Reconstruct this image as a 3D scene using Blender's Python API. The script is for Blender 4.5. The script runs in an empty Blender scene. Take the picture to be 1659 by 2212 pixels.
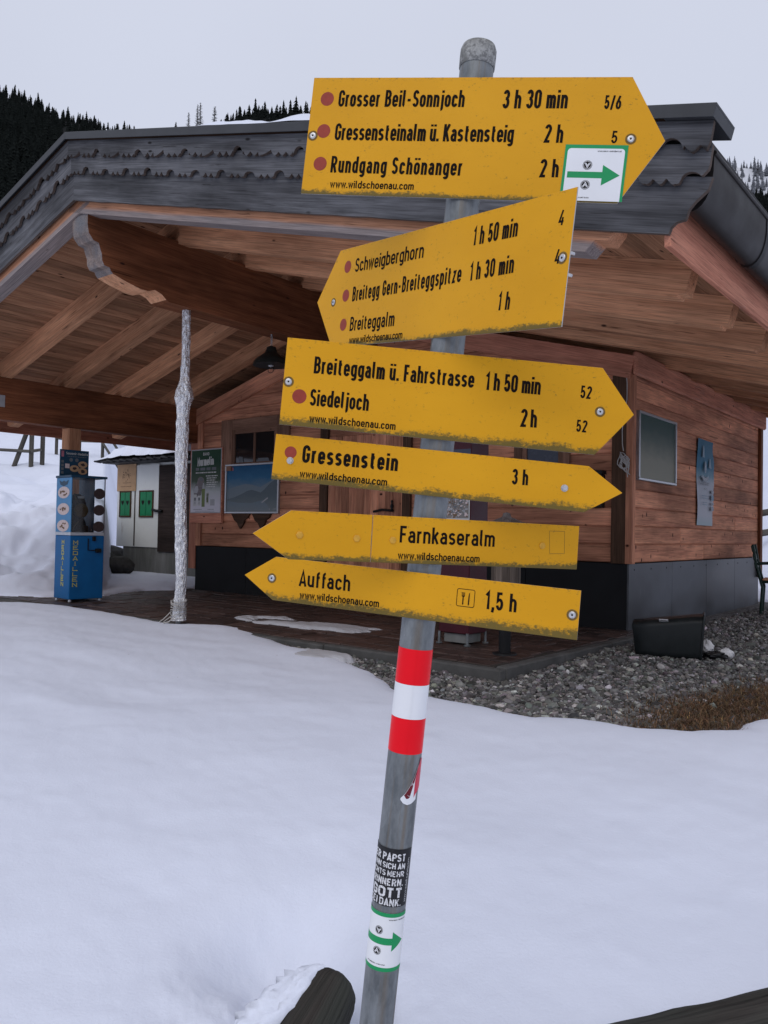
import bpy, math, random
import numpy as np
from mathutils import Vector, Matrix
random.seed(11); rng = np.random.default_rng(11)
S = bpy.context.scene
COL = S.collection
PI = math.pi

# ------------------------------------------------------------------ camera
PITCH = math.atan(42/1726); ROLL = 0.019
cd = bpy.data.cameras.new('camera'); cam = bpy.data.objects.new('camera', cd); COL.objects.link(cam)
F0 = Vector((0, math.cos(PITCH), math.sin(PITCH))); R0 = Vector((1, 0, 0)); U0 = R0.cross(F0)
Rt = R0*math.cos(ROLL)+U0*math.sin(ROLL); Up = U0*math.cos(ROLL)-R0*math.sin(ROLL)
cam.matrix_world = Matrix(((Rt.x, Up.x, -F0.x, 0), (Rt.y, Up.y, -F0.y, 0), (Rt.z, Up.z, -F0.z, 1.0), (0, 0, 0, 1)))
cd.sensor_fit = 'VERTICAL'; cd.sensor_height = 36; cd.lens = 36*1726/2212
cd.clip_start = 0.05; cd.clip_end = 6000
S.camera = cam
# ------------------------------------------------------------------ sky, sun, exposure
SUN_EL, SUN_AZ = math.radians(48), math.radians(205)      # azimuth clockwise from +Y: high behind the photographer
w = bpy.data.worlds.new('World'); S.world = w; w.use_nodes = True
nt = w.node_tree; nt.nodes.clear()
out = nt.nodes.new('ShaderNodeOutputWorld'); bg = nt.nodes.new('ShaderNodeBackground')
sky = nt.nodes.new('ShaderNodeTexSky'); sky.sky_type = 'NISHITA'; sky.sun_disc = False
sky.sun_elevation = SUN_EL; sky.sun_rotation = SUN_AZ; sky.air_density = 1.5; sky.dust_density = 4
mix = nt.nodes.new('ShaderNodeMix'); mix.data_type = 'RGBA'; mix.inputs[0].default_value = 0.95
geo = nt.nodes.new('ShaderNodeTexCoord'); sep = nt.nodes.new('ShaderNodeSeparateXYZ')
ramp = nt.nodes.new('ShaderNodeValToRGB')                  # thick cloud layer: a little brighter overhead
ramp.color_ramp.elements[0].position = 0.0; ramp.color_ramp.elements[0].color = (.585, .63, .775, 1)
ramp.color_ramp.elements[1].position = 0.9; ramp.color_ramp.elements[1].color = (.68, .71, .82, 1)
cn = nt.nodes.new('ShaderNodeTexNoise'); cn.inputs['Scale'].default_value = 2.2; cn.inputs['Detail'].default_value = 3
mul = nt.nodes.new('ShaderNodeMapRange'); mul.inputs[3].default_value = 9.6; mul.inputs[4].default_value = 10.7
sc = nt.nodes.new('ShaderNodeVectorMath'); sc.operation = 'SCALE'
nt.links.new(geo.outputs['Generated'], sep.inputs[0]); nt.links.new(sep.outputs[2], ramp.inputs[0])
nt.links.new(geo.outputs['Generated'], cn.inputs[0]); nt.links.new(cn.outputs[0], mul.inputs[0])
nt.links.new(ramp.outputs[0], sc.inputs[0]); nt.links.new(mul.outputs[0], sc.inputs['Scale'])
nt.links.new(sky.outputs[0], mix.inputs[6]); nt.links.new(sc.outputs[0], mix.inputs[7])
nt.links.new(mix.outputs[2], bg.inputs[0]); bg.inputs[1].default_value = 0.1
nt.links.new(bg.outputs[0], out.inputs[0])
sd = bpy.data.lights.new('sun', 'SUN'); so = bpy.data.objects.new('sun', sd); COL.objects.link(so)
sd.energy = 0.75; sd.angle = math.radians(50); sd.color = (1, .96, .9)
dv = Vector((math.sin(SUN_AZ)*math.cos(SUN_EL), math.cos(SUN_AZ)*math.cos(SUN_EL), math.sin(SUN_EL)))
so.rotation_euler = dv.to_track_quat('Z', 'Y').to_euler(); so.location = dv*30
S.view_settings.view_transform = 'Standard'; S.view_settings.look = 'None'
S.view_settings.exposure = 0.0; S.view_settings.gamma = 1.0; S.view_settings.use_curve_mapping = False
S.cycles.max_bounces = 8; S.cycles.diffuse_bounces = 4; S.cycles.glossy_bounces = 3
S.cycles.transparent_max_bounces = 12

# ------------------------------------------------------------------ materials
class NT:
    def __init__(s, name):
        s.m = bpy.data.materials.new(name); s.m.use_nodes = True
        s.t = s.m.node_tree; s.b = s.t.nodes['Principled BSDF']
    def n(s, typ, **kw):
        nd = s.t.nodes.new(typ)
        for k, v in kw.items():
            if hasattr(nd, k) and not k[0].isupper(): setattr(nd, k, v)
            else: nd.inputs[k].default_value = v
        return nd
    def l(s, a, b): s.t.links.new(a, b)
    def attr(s, name='g', out='Vector'): return s.n('ShaderNodeAttribute', attribute_name=name).outputs[out]
    def obj(s): return s.n('ShaderNodeTexCoord').outputs['Object']
    def mapv(s, v, sc, loc=(0, 0, 0)):
        m = s.n('ShaderNodeMapping'); m.inputs['Scale'].default_value = sc; m.inputs['Location'].default_value = loc
        s.l(v, m.inputs[0]); return m.outputs[0]
    def noise(s, v, scale=1, detail=4, rough=.55, dist=0.):
        m = s.n('ShaderNodeTexNoise'); m.inputs['Scale'].default_value = scale; m.inputs['Detail'].default_value = detail
        m.inputs['Roughness'].default_value = rough; m.inputs['Distortion'].default_value = dist
        if v is not None: s.l(v, m.inputs['Vector'])
        return m.outputs['Fac']
    def voro(s, v, scale=1, feature='F1', out='Distance'):
        m = s.n('ShaderNodeTexVoronoi', feature=feature); m.inputs['Scale'].default_value = scale
        s.l(v, m.inputs['Vector']); return m.outputs[out]
    def ramp(s, f, stops):
        r = s.n('ShaderNodeValToRGB'); e = r.color_ramp.elements
        while len(e) < len(stops): e.new(.5)
        for el, (p, c) in zip(e, stops):
            el.position = p; el.color = (c, c, c, 1) if isinstance(c, (int, float)) else (*c, 1)
        s.l(f, r.inputs[0]); return r.outputs[0]
    def rng(s, f, a, b, c, d):
        r = s.n('ShaderNodeMapRange'); 
        for i, x in enumerate((a, b, c, d)): r.inputs[i+1].default_value = x
        s.l(f, r.inputs[0]); return r.outputs[0]
    def mix(s, f, a, b, bt='MIX'):
        m = s.n('ShaderNodeMix', data_type='RGBA', blend_type=bt)
        for i, x in ((0, f), (6, a), (7, b)):
            if isinstance(x, (int, float)): m.inputs[i].default_value = x if i == 0 else (x, x, x, 1)
            elif isinstance(x, tuple): m.inputs[i].default_value = (*x, 1)
            else: s.l(x, m.inputs[i])
        return m.outputs[2]
    def math(s, op, a, b=None):
        m = s.n('ShaderNodeMath', operation=op)
        for i, x in enumerate((a, b)):
            if x is None: continue
            if isinstance(x, (int, float)): m.inputs[i].default_value = x
            else: s.l(x, m.inputs[i])
        return m.outputs[0]
    def sep(s, v):
        m = s.n('ShaderNodeSeparateXYZ'); s.l(v, m.inputs[0]); return m.outputs
    def out(s, col=None, rough=None, metal=None, bump=None, bs=.3, bd=.01, spec=None):
        b = s.b
        for key, x in (('Base Color', col), ('Roughness', rough), ('Metallic', metal), ('Specular IOR Level', spec)):
            if x is None: continue
            if isinstance(x, tuple): b.inputs[key].default_value = (*x, 1)
            elif isinstance(x, (int, float)): b.inputs[key].default_value = x
            else: s.l(x, b.inputs[key])
        if bump is not None:
            bn = s.n('ShaderNodeBump'); bn.inputs['Strength'].default_value = bs; bn.inputs['Distance'].default_value = bd
            s.l(bump, bn.inputs['Height']); s.l(bn.outputs[0], b.inputs['Normal'])
        return s.m

def plain(name, col, rough=.6, metal=0., var=.12, scale=9, spec=.25, bump=0):
    k = NT(name); v = k.obj(); n = k.noise(v, scale, 5)
    c = k.mix(1.0, tuple(col), k.ramp(n, [(.3, 1-var), (.7, 1+var)]), 'MULTIPLY')
    return k.out(c, k.rng(n, .3, .7, max(rough-.08, .02), min(rough+.08, 1)), metal, n if bump else None, bump or .1, .004, spec)

def wood(name, dark, light, grey=None, gamt=(.45, .7), rough=.75, knots=.5, bs=.35, kd=(.06, .03, .02), blotch=.25, low=None, ks=(3.6, 9, 9)):
    k = NT(name); g = k.attr('g'); tone = k.attr('tone', 'Fac')
    n1 = k.noise(k.mapv(g, (.9, 15, 15)), 1, 6, .6, .7)
    n2 = k.noise(k.mapv(g, (3, 120, 120)), 1, 3, .6, .2)
    n3 = k.noise(k.mapv(g, (.7, 1.6, 1.6)), 1, 4, .6)
    c = k.ramp(n1, [(.25, dark), (.5, tuple(.5*(a+b) for a, b in zip(dark, light))), (.75, light)])
    c = k.mix(1.0, c, k.ramp(n2, [(.28, .55), (.5, .98), (.75, 1.22)]), 'MULTIPLY')
    c = k.mix(1.0, c, k.ramp(n3, [(.36, 1-blotch), (.62, 1+blotch*.5)]), 'MULTIPLY')
    if grey:
        f = k.noise(k.mapv(g, (.8, 5, 5), (7, 3, 1)), 1, 6, .65)
        gc = k.mix(1.0, tuple(grey), k.ramp(n2, [(.25, .55), (.75, 1.25)]), 'MULTIPLY')
        c = k.mix(k.ramp(f, [(gamt[0], 0), (gamt[1], 1)]), c, gc)
    if low is not None:
        y_ = k.math('ADD', k.sep(g)[1], k.math('MULTIPLY', k.math('SUBTRACT', n1, .5), .05))
        gc = k.mix(1.0, (.27, .26, .265), k.ramp(n2, [(.25, .5), (.75, 1.25)]), 'MULTIPLY')
        c = k.mix(k.rng(y_, low-.012, low+.012, .85, 0), c, gc)
    if knots:
        v = k.mapv(g, ks); d = k.voro(v, 1)
        rnd = k.sep(k.voro(v, 1, out='Color'))[0]
        kn = k.math('MULTIPLY', k.ramp(d, [(.06, 1), (.13, 0)]), k.math('LESS_THAN', rnd, knots))
        c = k.mix(kn, c, tuple(kd))
    c = k.mix(1.0, c, k.mix(0.0, tone, tone), 'MULTIPLY')
    h = k.math('ADD', n2, n1)
    cr = k.noise(k.mapv(g, (1.6, 34, 34), (5, 2, 8)), 1, 4, .6)
    c = k.mix(k.ramp(cr, [(.655, 0), (.69, .75)]), c, k.mix(1., c, (.22, .2, .19), 'MULTIPLY'))
    return k.out(c, rough, 0, h, bs, .004, .12)

MAT = {}
MAT['siding'] = wood('reddish_pine_siding', (.39, .155, .096), (.75, .35, .205), knots=.85, kd=(.03, .010, .007), blotch=.42, ks=(6.2, 4., 4.))
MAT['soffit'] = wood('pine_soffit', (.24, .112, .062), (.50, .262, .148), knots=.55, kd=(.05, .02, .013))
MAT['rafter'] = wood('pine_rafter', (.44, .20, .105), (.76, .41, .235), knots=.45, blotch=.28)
MAT['verge'] = wood('half_weathered_timber', (.40, .17, .085), (.66, .34, .20), knots=.5, low=-.615)
MAT['beam'] = wood('brown_glulam', (.10, .034, .015), (.24, .09, .042), knots=.25, blotch=.35, kd=(.03, .012, .008))
MAT['endgrain'] = wood('weathered_end_grain', (.13, .095, .08), (.33, .265, .235), grey=(.16, .16, .17), gamt=(.4, .65), knots=0)
MAT['grey'] = wood('silver_grey_boards', (.046, .046, .050), (.155, .156, .168), grey=(.045, .044, .047), gamt=(.52, .72), knots=.5, kd=(.022, .02, .02), bs=.6, blotch=.5)
MAT['grey_rim'] = wood('grey_board_with_bare_edges', (.06, .046, .040), (.15, .112, .094), knots=0)
MAT['eave'] = wood('pinkish_eave_board', (.34, .125, .08), (.60, .27, .175), grey=(.2, .18, .18), gamt=(.62, .8), knots=.25)
MAT['darktrim'] = wood('dark_corner_trim', (.05, .028, .018), (.12, .065, .04), knots=.2)
MAT['log'] = wood('weathered_log', (.016, .013, .012), (.085, .072, .064), grey=(.05, .052, .045), gamt=(.4, .62), knots=0, bs=1., blotch=.6)
MAT['fencewood'] = wood('grey_fence_wood', (.05, .046, .04), (.13, .12, .105), knots=.2)
MAT['greywood'] = wood('weathered_shed_wood', (.1, .085, .08), (.22, .19, .18), knots=.2)
MAT['door'] = wood('dark_door', (.024, .017, .015), (.05, .036, .032), knots=0)

def steel(name, rust=True):
    k = NT(name); g = k.attr('g')
    v = k.voro(k.mapv(g, (9, 40, 40)), 1, out='Color'); n = k.noise(k.mapv(g, (16, 45, 45)), 1, 6, .68)
    c = k.mix(.3, k.ramp(n, [(.34, (.095, .105, .108)), (.66, (.26, .275, .28))]), k.mix(1., (.17, .185, .195), k.ramp(k.sep(v)[0], [(0, .55), (1, 1.35)]), 'MULTIPLY'))
    st = k.noise(k.mapv(g, (1.2, 55, 55), (3, 9, 2)), 1, 4, .55)
    c = k.mix(k.ramp(st, [(.52, 0), (.68, .65)]), c, (.17, .125, .075))
    sp = k.noise(k.mapv(g, (14, 26, 26), (1, 1, 5)), 1, 5, .7)
    c = k.mix(k.ramp(sp, [(.66, 0), (.74, .5)]), c, (.5, .51, .5))
    c = k.mix(k.ramp(sp, [(.24, .6), (.31, 0)]), c, (.09, .095, .10))
    return k.out(c, k.rng(n, .3, .7, .32, .55), .4, n, .12, .002, .5)
MAT['steel'] = steel('galvanised_steel')
k = NT('lichen_cap'); v = k.obj(); n = k.noise(v, 120, 6, .7); n2 = k.noise(v, 30, 4)
c = k.mix(k.ramp(n, [(.42, 0), (.58, 1)]), (.16, .16, .155), (.37, .37, .35)); c = k.mix(k.ramp(n2, [(.55, 0), (.65, .7)]), c, (.10, .10, .09))
MAT['cap'] = k.out(c, .85, 0, n, .5, .002)

k = NT('yellow_sign_enamel'); g = k.attr('g'); s_ = k.sep(g)    # g = (x + offset, height above lower edge, depth below upper edge)
n = k.noise(k.mapv(g, (130, 170, 0)), 1, 6, .75); nb = k.noise(k.mapv(g, (26, 40, 0)), 1, 4, .6); nf = k.noise(k.mapv(g, (300, 300, 0)), 1, 3, .6); big = k.noise(k.mapv(g, (8, 3, 0)), 1, 3)
c = k.mix(k.ramp(k.noise(k.mapv(g, (5, 9, 0)), 1, 3), [(.3, 0), (.7, 1)]), (.665, .312, .004), (.73, .348, .006))
tone = k.attr('tone', 'Fac')
band = k.math('ADD', k.math('DIVIDE', s_[1], tone), k.math('MULTIPLY', k.math('SUBTRACT', big, .5), -.028))
edge = k.rng(band, .0, .015, 1, 0)
m1 = k.ramp(k.math('ADD', k.math('MULTIPLY', edge, .30), k.math('ADD', k.math('MULTIPLY', n, .7), k.math('MULTIPLY', nb, .3))), [(.575, 0), (.70, 1)])
c = k.mix(k.math('MULTIPLY', edge, .3), c, (.36, .22, .02))
c = k.mix(k.math('MULTIPLY', m1, .9), c, (.105, .085, .022))
te = k.rng(s_[2], 0, .008, 1, 0)
m2 = k.math('MULTIPLY', k.ramp(n, [(.52, 0), (.66, 1)]), te)
c = k.mix(k.math('MULTIPLY', m2, .75), c, (.11, .085, .03))
sp = k.noise(k.mapv(g, (75, 75, 0), (4, 4, 0)), 1, 5, .8)
c = k.mix(k.ramp(sp, [(.705, 0), (.75, .6)]), c, (.20, .13, .04))
MAT['yellow'] = k.out(c, k.rng(n, .3, .7, .38, .5), 0, nf, .03, .001, .22)
MAT['signback'] = plain('sign_aluminium', (.45, .45, .44), .5, .5)
MAT['black'] = plain('black_lettering', (.009, .006, .005), .7, spec=.08)
MAT['dot'] = plain('faded_red_dot', (.30, .045, .028), .5, var=.15, scale=60)
MAT['red'] = plain('reflective_red_tape', (.86, .006, .016), .35, var=.04, spec=.15)
MAT['white'] = plain('white_vinyl', (.80, .81, .83), .35, var=.03)
MAT['green'] = plain('green_vinyl', (.012, .30, .10), .4, var=.06)
MAT['stickblack'] = plain('black_sticker', (.018, .018, .02), .5, var=.3, scale=120)
k = NT('scratched_white_print'); n = k.noise(k.obj(), 420, 4, .7)
MAT['scratch'] = k.out(k.mix(k.ramp(n, [(.38, 1), (.46, 0)]), (.72, .72, .73), (.05, .05, .055)), .5)
MAT['maroon'] = plain('maroon_print', (.15, .012, .02), .4)
MAT['pinkred'] = plain('pink_red_print', (.62, .05, .085), .4)
MAT['bolt'] = plain('zinc_bolt', (.55, .55, .56), .32, .85, .2, 200)
MAT['boltdark'] = plain('bolt_socket', (.02, .018, .015), .6)
MAT['grime'] = plain('rust_grime', (.19, .115, .03), .8, var=.3, scale=200)
MAT['yelbolt'] = plain('painted_bolt', (.62, .33, .04), .45, var=.2, scale=120)

def snow(name, bump=.25, tint=(.755, .79, .905)):
    k = NT(name); v = k.obj()
    n = k.noise(v, 7, 6, .6); f = k.noise(v, 90, 4, .65); b = k.noise(v, .9, 3)
    c = k.mix(k.ramp(b, [(.3, 0), (.7, 1)]), tint, tuple(x*.96 for x in tint))
    dv_ = k.mapv(v, (7, 7, 7)); dt = k.math('MULTIPLY', k.ramp(k.voro(dv_, 1), [(.025, .75), (.05, 0)]), k.math('LESS_THAN', k.sep(k.voro(dv_, 1, out='Color'))[0], .07))
    c = k.mix(dt, c, (.10, .085, .07))
    h = k.math('ADD', n, k.math('MULTIPLY', f, .45))
    return k.out(c, .55, 0, h, bump, .025, .25)
MAT['snow'] = snow('settled_snow', .2); MAT['slush'] = snow('thin_wet_snow', .4, (.50, .50, .53))
k = NT('snow_trampled_bank'); v = k.obj(); n = k.noise(v, 3.2, 6, .6)
MAT['roofsnow'] = snow('roof_snow', .2)

k = NT('gravel_bed'); v = k.obj(); vc = k.voro(k.mapv(v, (38, 38, 38)), 1, out='Color'); vd = k.voro(k.mapv(v, (38, 38, 38)), 1)
c = k.ramp(k.sep(vc)[0], [(0, (.055, .048, .046)), (.5, (.11, .10, .098)), (.85, (.18, .17, .165)), (1, (.28, .27, .265))])
c = k.mix(k.ramp(k.noise(v, 2, 4), [(.3, 0), (.7, .35)]), c, (.05, .044, .041))
MAT['gravelbed'] = k.out(c, .9, 0, vd, .8, -.02)
k = NT('gravel_stone'); a = k.attr('col', 'Color'); n = k.noise(k.obj(), 60, 4)
MAT['stone'] = k.out(k.mix(1., a, k.ramp(n, [(.3, .8), (.7, 1.15)]), 'MULTIPLY'), .75)
k = NT('dry_grass'); a = k.attr('col', 'Color'); MAT['drygrass'] = k.out(a, .8)
k = NT('brown_paver'); g = k.attr('g'); n = k.noise(g, 9, 6, .65); n2 = k.noise(g, 70, 4); tone = k.attr('tone', 'Fac')
c = k.ramp(n, [(.25, (.025, .015, .012)), (.55, (.055, .033, .027)), (.8, (.12, .07, .056))]); c = k.mix(1., c, k.mix(0., tone, tone), 'MULTIPLY')
MAT['paver'] = k.out(c, k.rng(n, .3, .7, .35, .7), 0, n2, .3, .004)
MAT['kerb'] = plain('kerb_concrete', (.085, .083, .08), .85, var=.3, scale=6, bump=.4)
MAT['joint'] = plain('sand_joint', (.04, .034, .03), .95)
MAT['concrete'] = NT('stained_concrete')
k = MAT['concrete']; v = k.obj(); n = k.noise(k.mapv(v, (3, 3, .6)), 1, 6, .65)
MAT['concrete'] = k.out(k.ramp(n, [(.3, (.075, .078, .066)), (.7, (.21, .21, .205))]), .9, 0, n, .3, .01)
MAT['rock'] = plain('dark_rock', (.05, .048, .045), .85, var=.5, scale=5, bump=.8)
k = NT('dark_plinth_sheet'); v = k.obj(); n = k.noise(k.mapv(v, (.8, .8, 1.3)), 1, 3, .5); sc_ = k.noise(k.mapv(v, (30, 30, 4)), 1, 4)
c = k.mix(k.ramp(n, [(.35, 0), (.65, 1)]), (.010, .0105, .012), (.105, .113, .128)); c = k.mix(k.ramp(sc_, [(.62, 0), (.72, .25)]), c, (.16, .165, .18))
MAT['plinth'] = k.out(c, k.rng(n, .3, .7, .36, .55), .25, sc_, .05, .002)
MAT['plinthfront'] = plain('porch_shaded_plinth_sheet', (.012, .0125, .014), .7, 0, .3, 3, .15)  # same sheet as the side plinth, with the porch shade painted in as near-black
MAT['roofmetal'] = plain('verge_sheet_metal', (.05, .052, .056), .5, .15, .2, 4)
MAT['gutter'] = plain('dark_brown_gutter', (.014, .0115, .011), .5, .0, .15, 5)
MAT['roofsheet'] = plain('roof_covering', (.05, .048, .047), .7)
MAT['void'] = plain('dark_interior', (.012, .011, .010), .9)
k = NT('window_glass'); MAT['glass'] = k.out((.012, .013, .014), .06, 0, spec=.6)
MAT['winframe'] = wood('window_frame_wood', (.16, .085, .055), (.28, .155, .105), knots=.1)
MAT['alu'] = plain('aluminium_frame', (.42, .43, .44), .38, .7, .1, 30)
MAT['blackiron'] = plain('black_iron', (.014, .014, .015), .5, .4)
MAT['lampshade'] = plain('dark_enamel', (.018, .020, .018), .4, .1)
k = NT('crinkled_foil'); v = k.obj(); n = k.noise(k.mapv(v, (42, 42, 13)), 1, 5, .6, 1.6); vo = k.voro(k.mapv(v, (34, 34, 14)), 1)
c = k.ramp(n, [(.3, (.66, .665, .69)), (.7, (.95, .955, .97))])
MAT['foil'] = k.out(c, k.rng(n, .3, .7, .16, .36), .75, k.math('ADD', n, k.math('MULTIPLY', vo, .8)), .9, .03)
MAT['twine'] = plain('pale_twine', (.42, .40, .38), .85)
MAT['blue'] = plain('blue_cabinet_paint', (.004, .105, .29), .4, 0, .12, 5)
MAT['bluelight'] = plain('pale_blue_strip', (.06, .22, .42), .4)
MAT['bluedark'] = plain('dark_blue_print', (.008, .045, .085), .4)
MAT['gold'] = plain('yellow_letters', (.52, .46, .07), .5)
MAT['silver'] = plain('pale_metal_band', (.5, .52, .55), .35, .5)
MAT['disc'] = plain('pale_pink_disc', (.58, .47, .45), .5, var=.15, scale=40)
MAT['discdark'] = plain('dark_brown_disc', (.05, .033, .032), .5, var=.3, scale=40)
MAT['machine'] = plain('brown_press_metal', (.045, .032, .024), .45, .4, .3, 20)
MAT['brass'] = plain('dull_brass', (.13, .085, .04), .4, .7)
k = NT('clear_case'); 
tr = k.n('ShaderNodeBsdfTransparent'); gl = k.n('ShaderNodeBsdfGlossy'); gl.inputs['Roughness'].default_value = .05
mx = k.n('ShaderNodeMixShader'); fr = k.n('ShaderNodeFresnel'); fr.inputs[0].default_value = 1.35
k.l(fr.outputs[0], mx.inputs[0]); k.l(tr.outputs[0], mx.inputs[1]); k.l(gl.outputs[0], mx.inputs[2])
tr.inputs[0].default_value = (.86, .88, .89, 1)
k.l(mx.outputs[0], k.t.nodes['Material Output'].inputs[0]); MAT['clear'] = k.m
k = NT('flaking_white_paint'); v = k.obj(); n = k.noise(k.mapv(v, (6, 6, 1.6)), 1, 7, .7); n2 = k.noise(v, 1.7, 3); zz = k.sep(v)[2]
low = k.rng(zz, .1, .6, .16, 0)
c = k.mix(k.ramp(k.math('ADD', n, low), [(.60, 0), (.75, .8)]), (.70, .71, .69), (.26, .20, .16)); c = k.mix(k.ramp(n2, [(.4, 0), (.7, .4)]), c, (.58, .61, .60))
MAT['whitepaint'] = k.out(c, .6)
MAT['shutter'] = plain('green_shutter_paint', (.0075, .19, .075), .5)
MAT['tan'] = plain('tan_paper', (.46, .29, .165), .8, var=.12)
MAT['tanprint'] = plain('brown_print', (.16, .10, .06), .8)
MAT['tile'] = plain('dark_roof_tile', (.03, .03, .033), .7)
MAT['winered'] = plain('dark_red_cabinet', (.055, .006, .012), .4, 0, .2, 4)
MAT['photo_grey'] = plain('pebble_print', (.2, .18, .165), .4)
MAT['binplastic'] = plain('dark_green_black_plastic', (.013, .016, .017), .42, 0, .2, 8)
MAT['paper'] = plain('white_paper', (.62, .61, .62), .8)
MAT['chairgreen'] = plain('dark_green_metal', (.008, .025, .017), .4, .1)
MAT['bark'] = wood('bin_log_wood', (.08, .06, .048), (.2, .16, .13), knots=.1)
MAT['leather'] = plain('black_plastic_bag', (.012, .012, .013), .3)

def printed(name, stops, axis=1, rough=.55, nscale=7, namt=.25):
    """a printed sheet whose picture itself runs from colour to colour; g = (u, v) in 0..1"""
    k = NT(name); g = k.attr('g'); s_ = k.sep(g)
    n = k.noise(k.mapv(g, (1, 1, 0)), nscale, 5, .6)
    f = k.math('ADD', s_[axis], k.math('MULTIPLY', k.math('SUBTRACT', n, .5), namt))
    return k.out(k.ramp(f, stops), rough, spec=.12)
MAT['murmel'] = printed('green_to_white_poster', [(.12, (.60, .58, .63)), (.33, (.46, .48, .48)), (.50, (.06, .085, .055)), (.8, (.014, .048, .026)), (1, (.022, .06, .03))], namt=.10)
MAT['pano'] = printed('faded_mountain_print', [(.0, (.20, .235, .24)), (.25, (.17, .20, .215)), (.55, (.12, .19, .25)), (.74, (.035, .13, .24)), (1, (.012, .075, .17))])
MAT['panoridge'] = printed('faded_ridge_print', [(.0, (.19, .22, .225)), (.5, (.11, .14, .155)), (1, (.10, .13, .15))])
MAT['panofar'] = printed('faded_far_ridge_print', [(.0, (.2, .23, .245)), (1, (.155, .205, .24))])
MAT['faded'] = printed('sun_bleached_print', [(.0, (.26, .255, .20)), (.3, (.24, .24, .19)), (.62, (.11, .135, .115)), (.8, (.06, .095, .085)), (1, (.045, .08, .07))], namt=.22)
MAT['banner'] = printed('blue_white_banner', [(.0, (.36, .44, .47)), (.12, (.44, .45, .49)), (.50, (.42, .44, .48)), (.58, (.17, .28, .34)), (.68, (.04, .15, .24)), (1, (.035, .13, .20))], namt=.12, nscale=9)
MAT['paleblue'] = plain('pale_blue_print', (.20, .29, .36), .6)
MAT['pinktag'] = plain('pink_tag', (.36, .13, .17), .5)
MAT['pale'] = plain('pale_print', (.5, .5, .48), .5)
MAT['greygreen'] = plain('olive_print', (.14, .18, .05), .5)
MAT['marmotfur'] = plain('grey_brown_print', (.16, .14, .14), .6, var=.4, scale=30)
MAT['palegrey'] = plain('pale_grey_print', (.36, .36, .37), .6)
MAT['dimgrey'] = plain('dim_grey_print', (.12, .13, .14), .6)
MAT['bluegrey'] = plain('blue_grey_pane', (.055, .065, .09), .25)

k = NT('conifer_needles'); a = k.n('ShaderNodeObjectInfo'); n = k.noise(k.obj(), .9, 4)
c = k.mix(k.ramp(n, [(.3, 0), (.7, 1)]), (.0035, .005, .005), (.013, .017, .015)); MAT['conifer'] = k.out(c, .9, spec=.1)
MAT['barelarch'] = plain('bare_larch', (.045, .042, .042), .9)
MAT['frostfir'] = plain('frosted_fir', (.17, .18, .205), .9, var=.4, scale=.2)
k = NT('hill_snow'); n = k.noise(k.obj(), .02, 5)
MAT['hill'] = k.out(k.mix(k.ramp(n, [(.35, 0), (.65, 1)]), (.006, .007, .007), (.018, .019, .02)), .9, spec=.1)
k = NT('far_hill_snow'); n = k.noise(k.obj(), .012, 6)
MAT['hillsnow'] = k.out(k.mix(k.ramp(n, [(.4, 0), (.6, 1)]), (.55, .57, .62), (.75, .76, .80)), .8)

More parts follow.
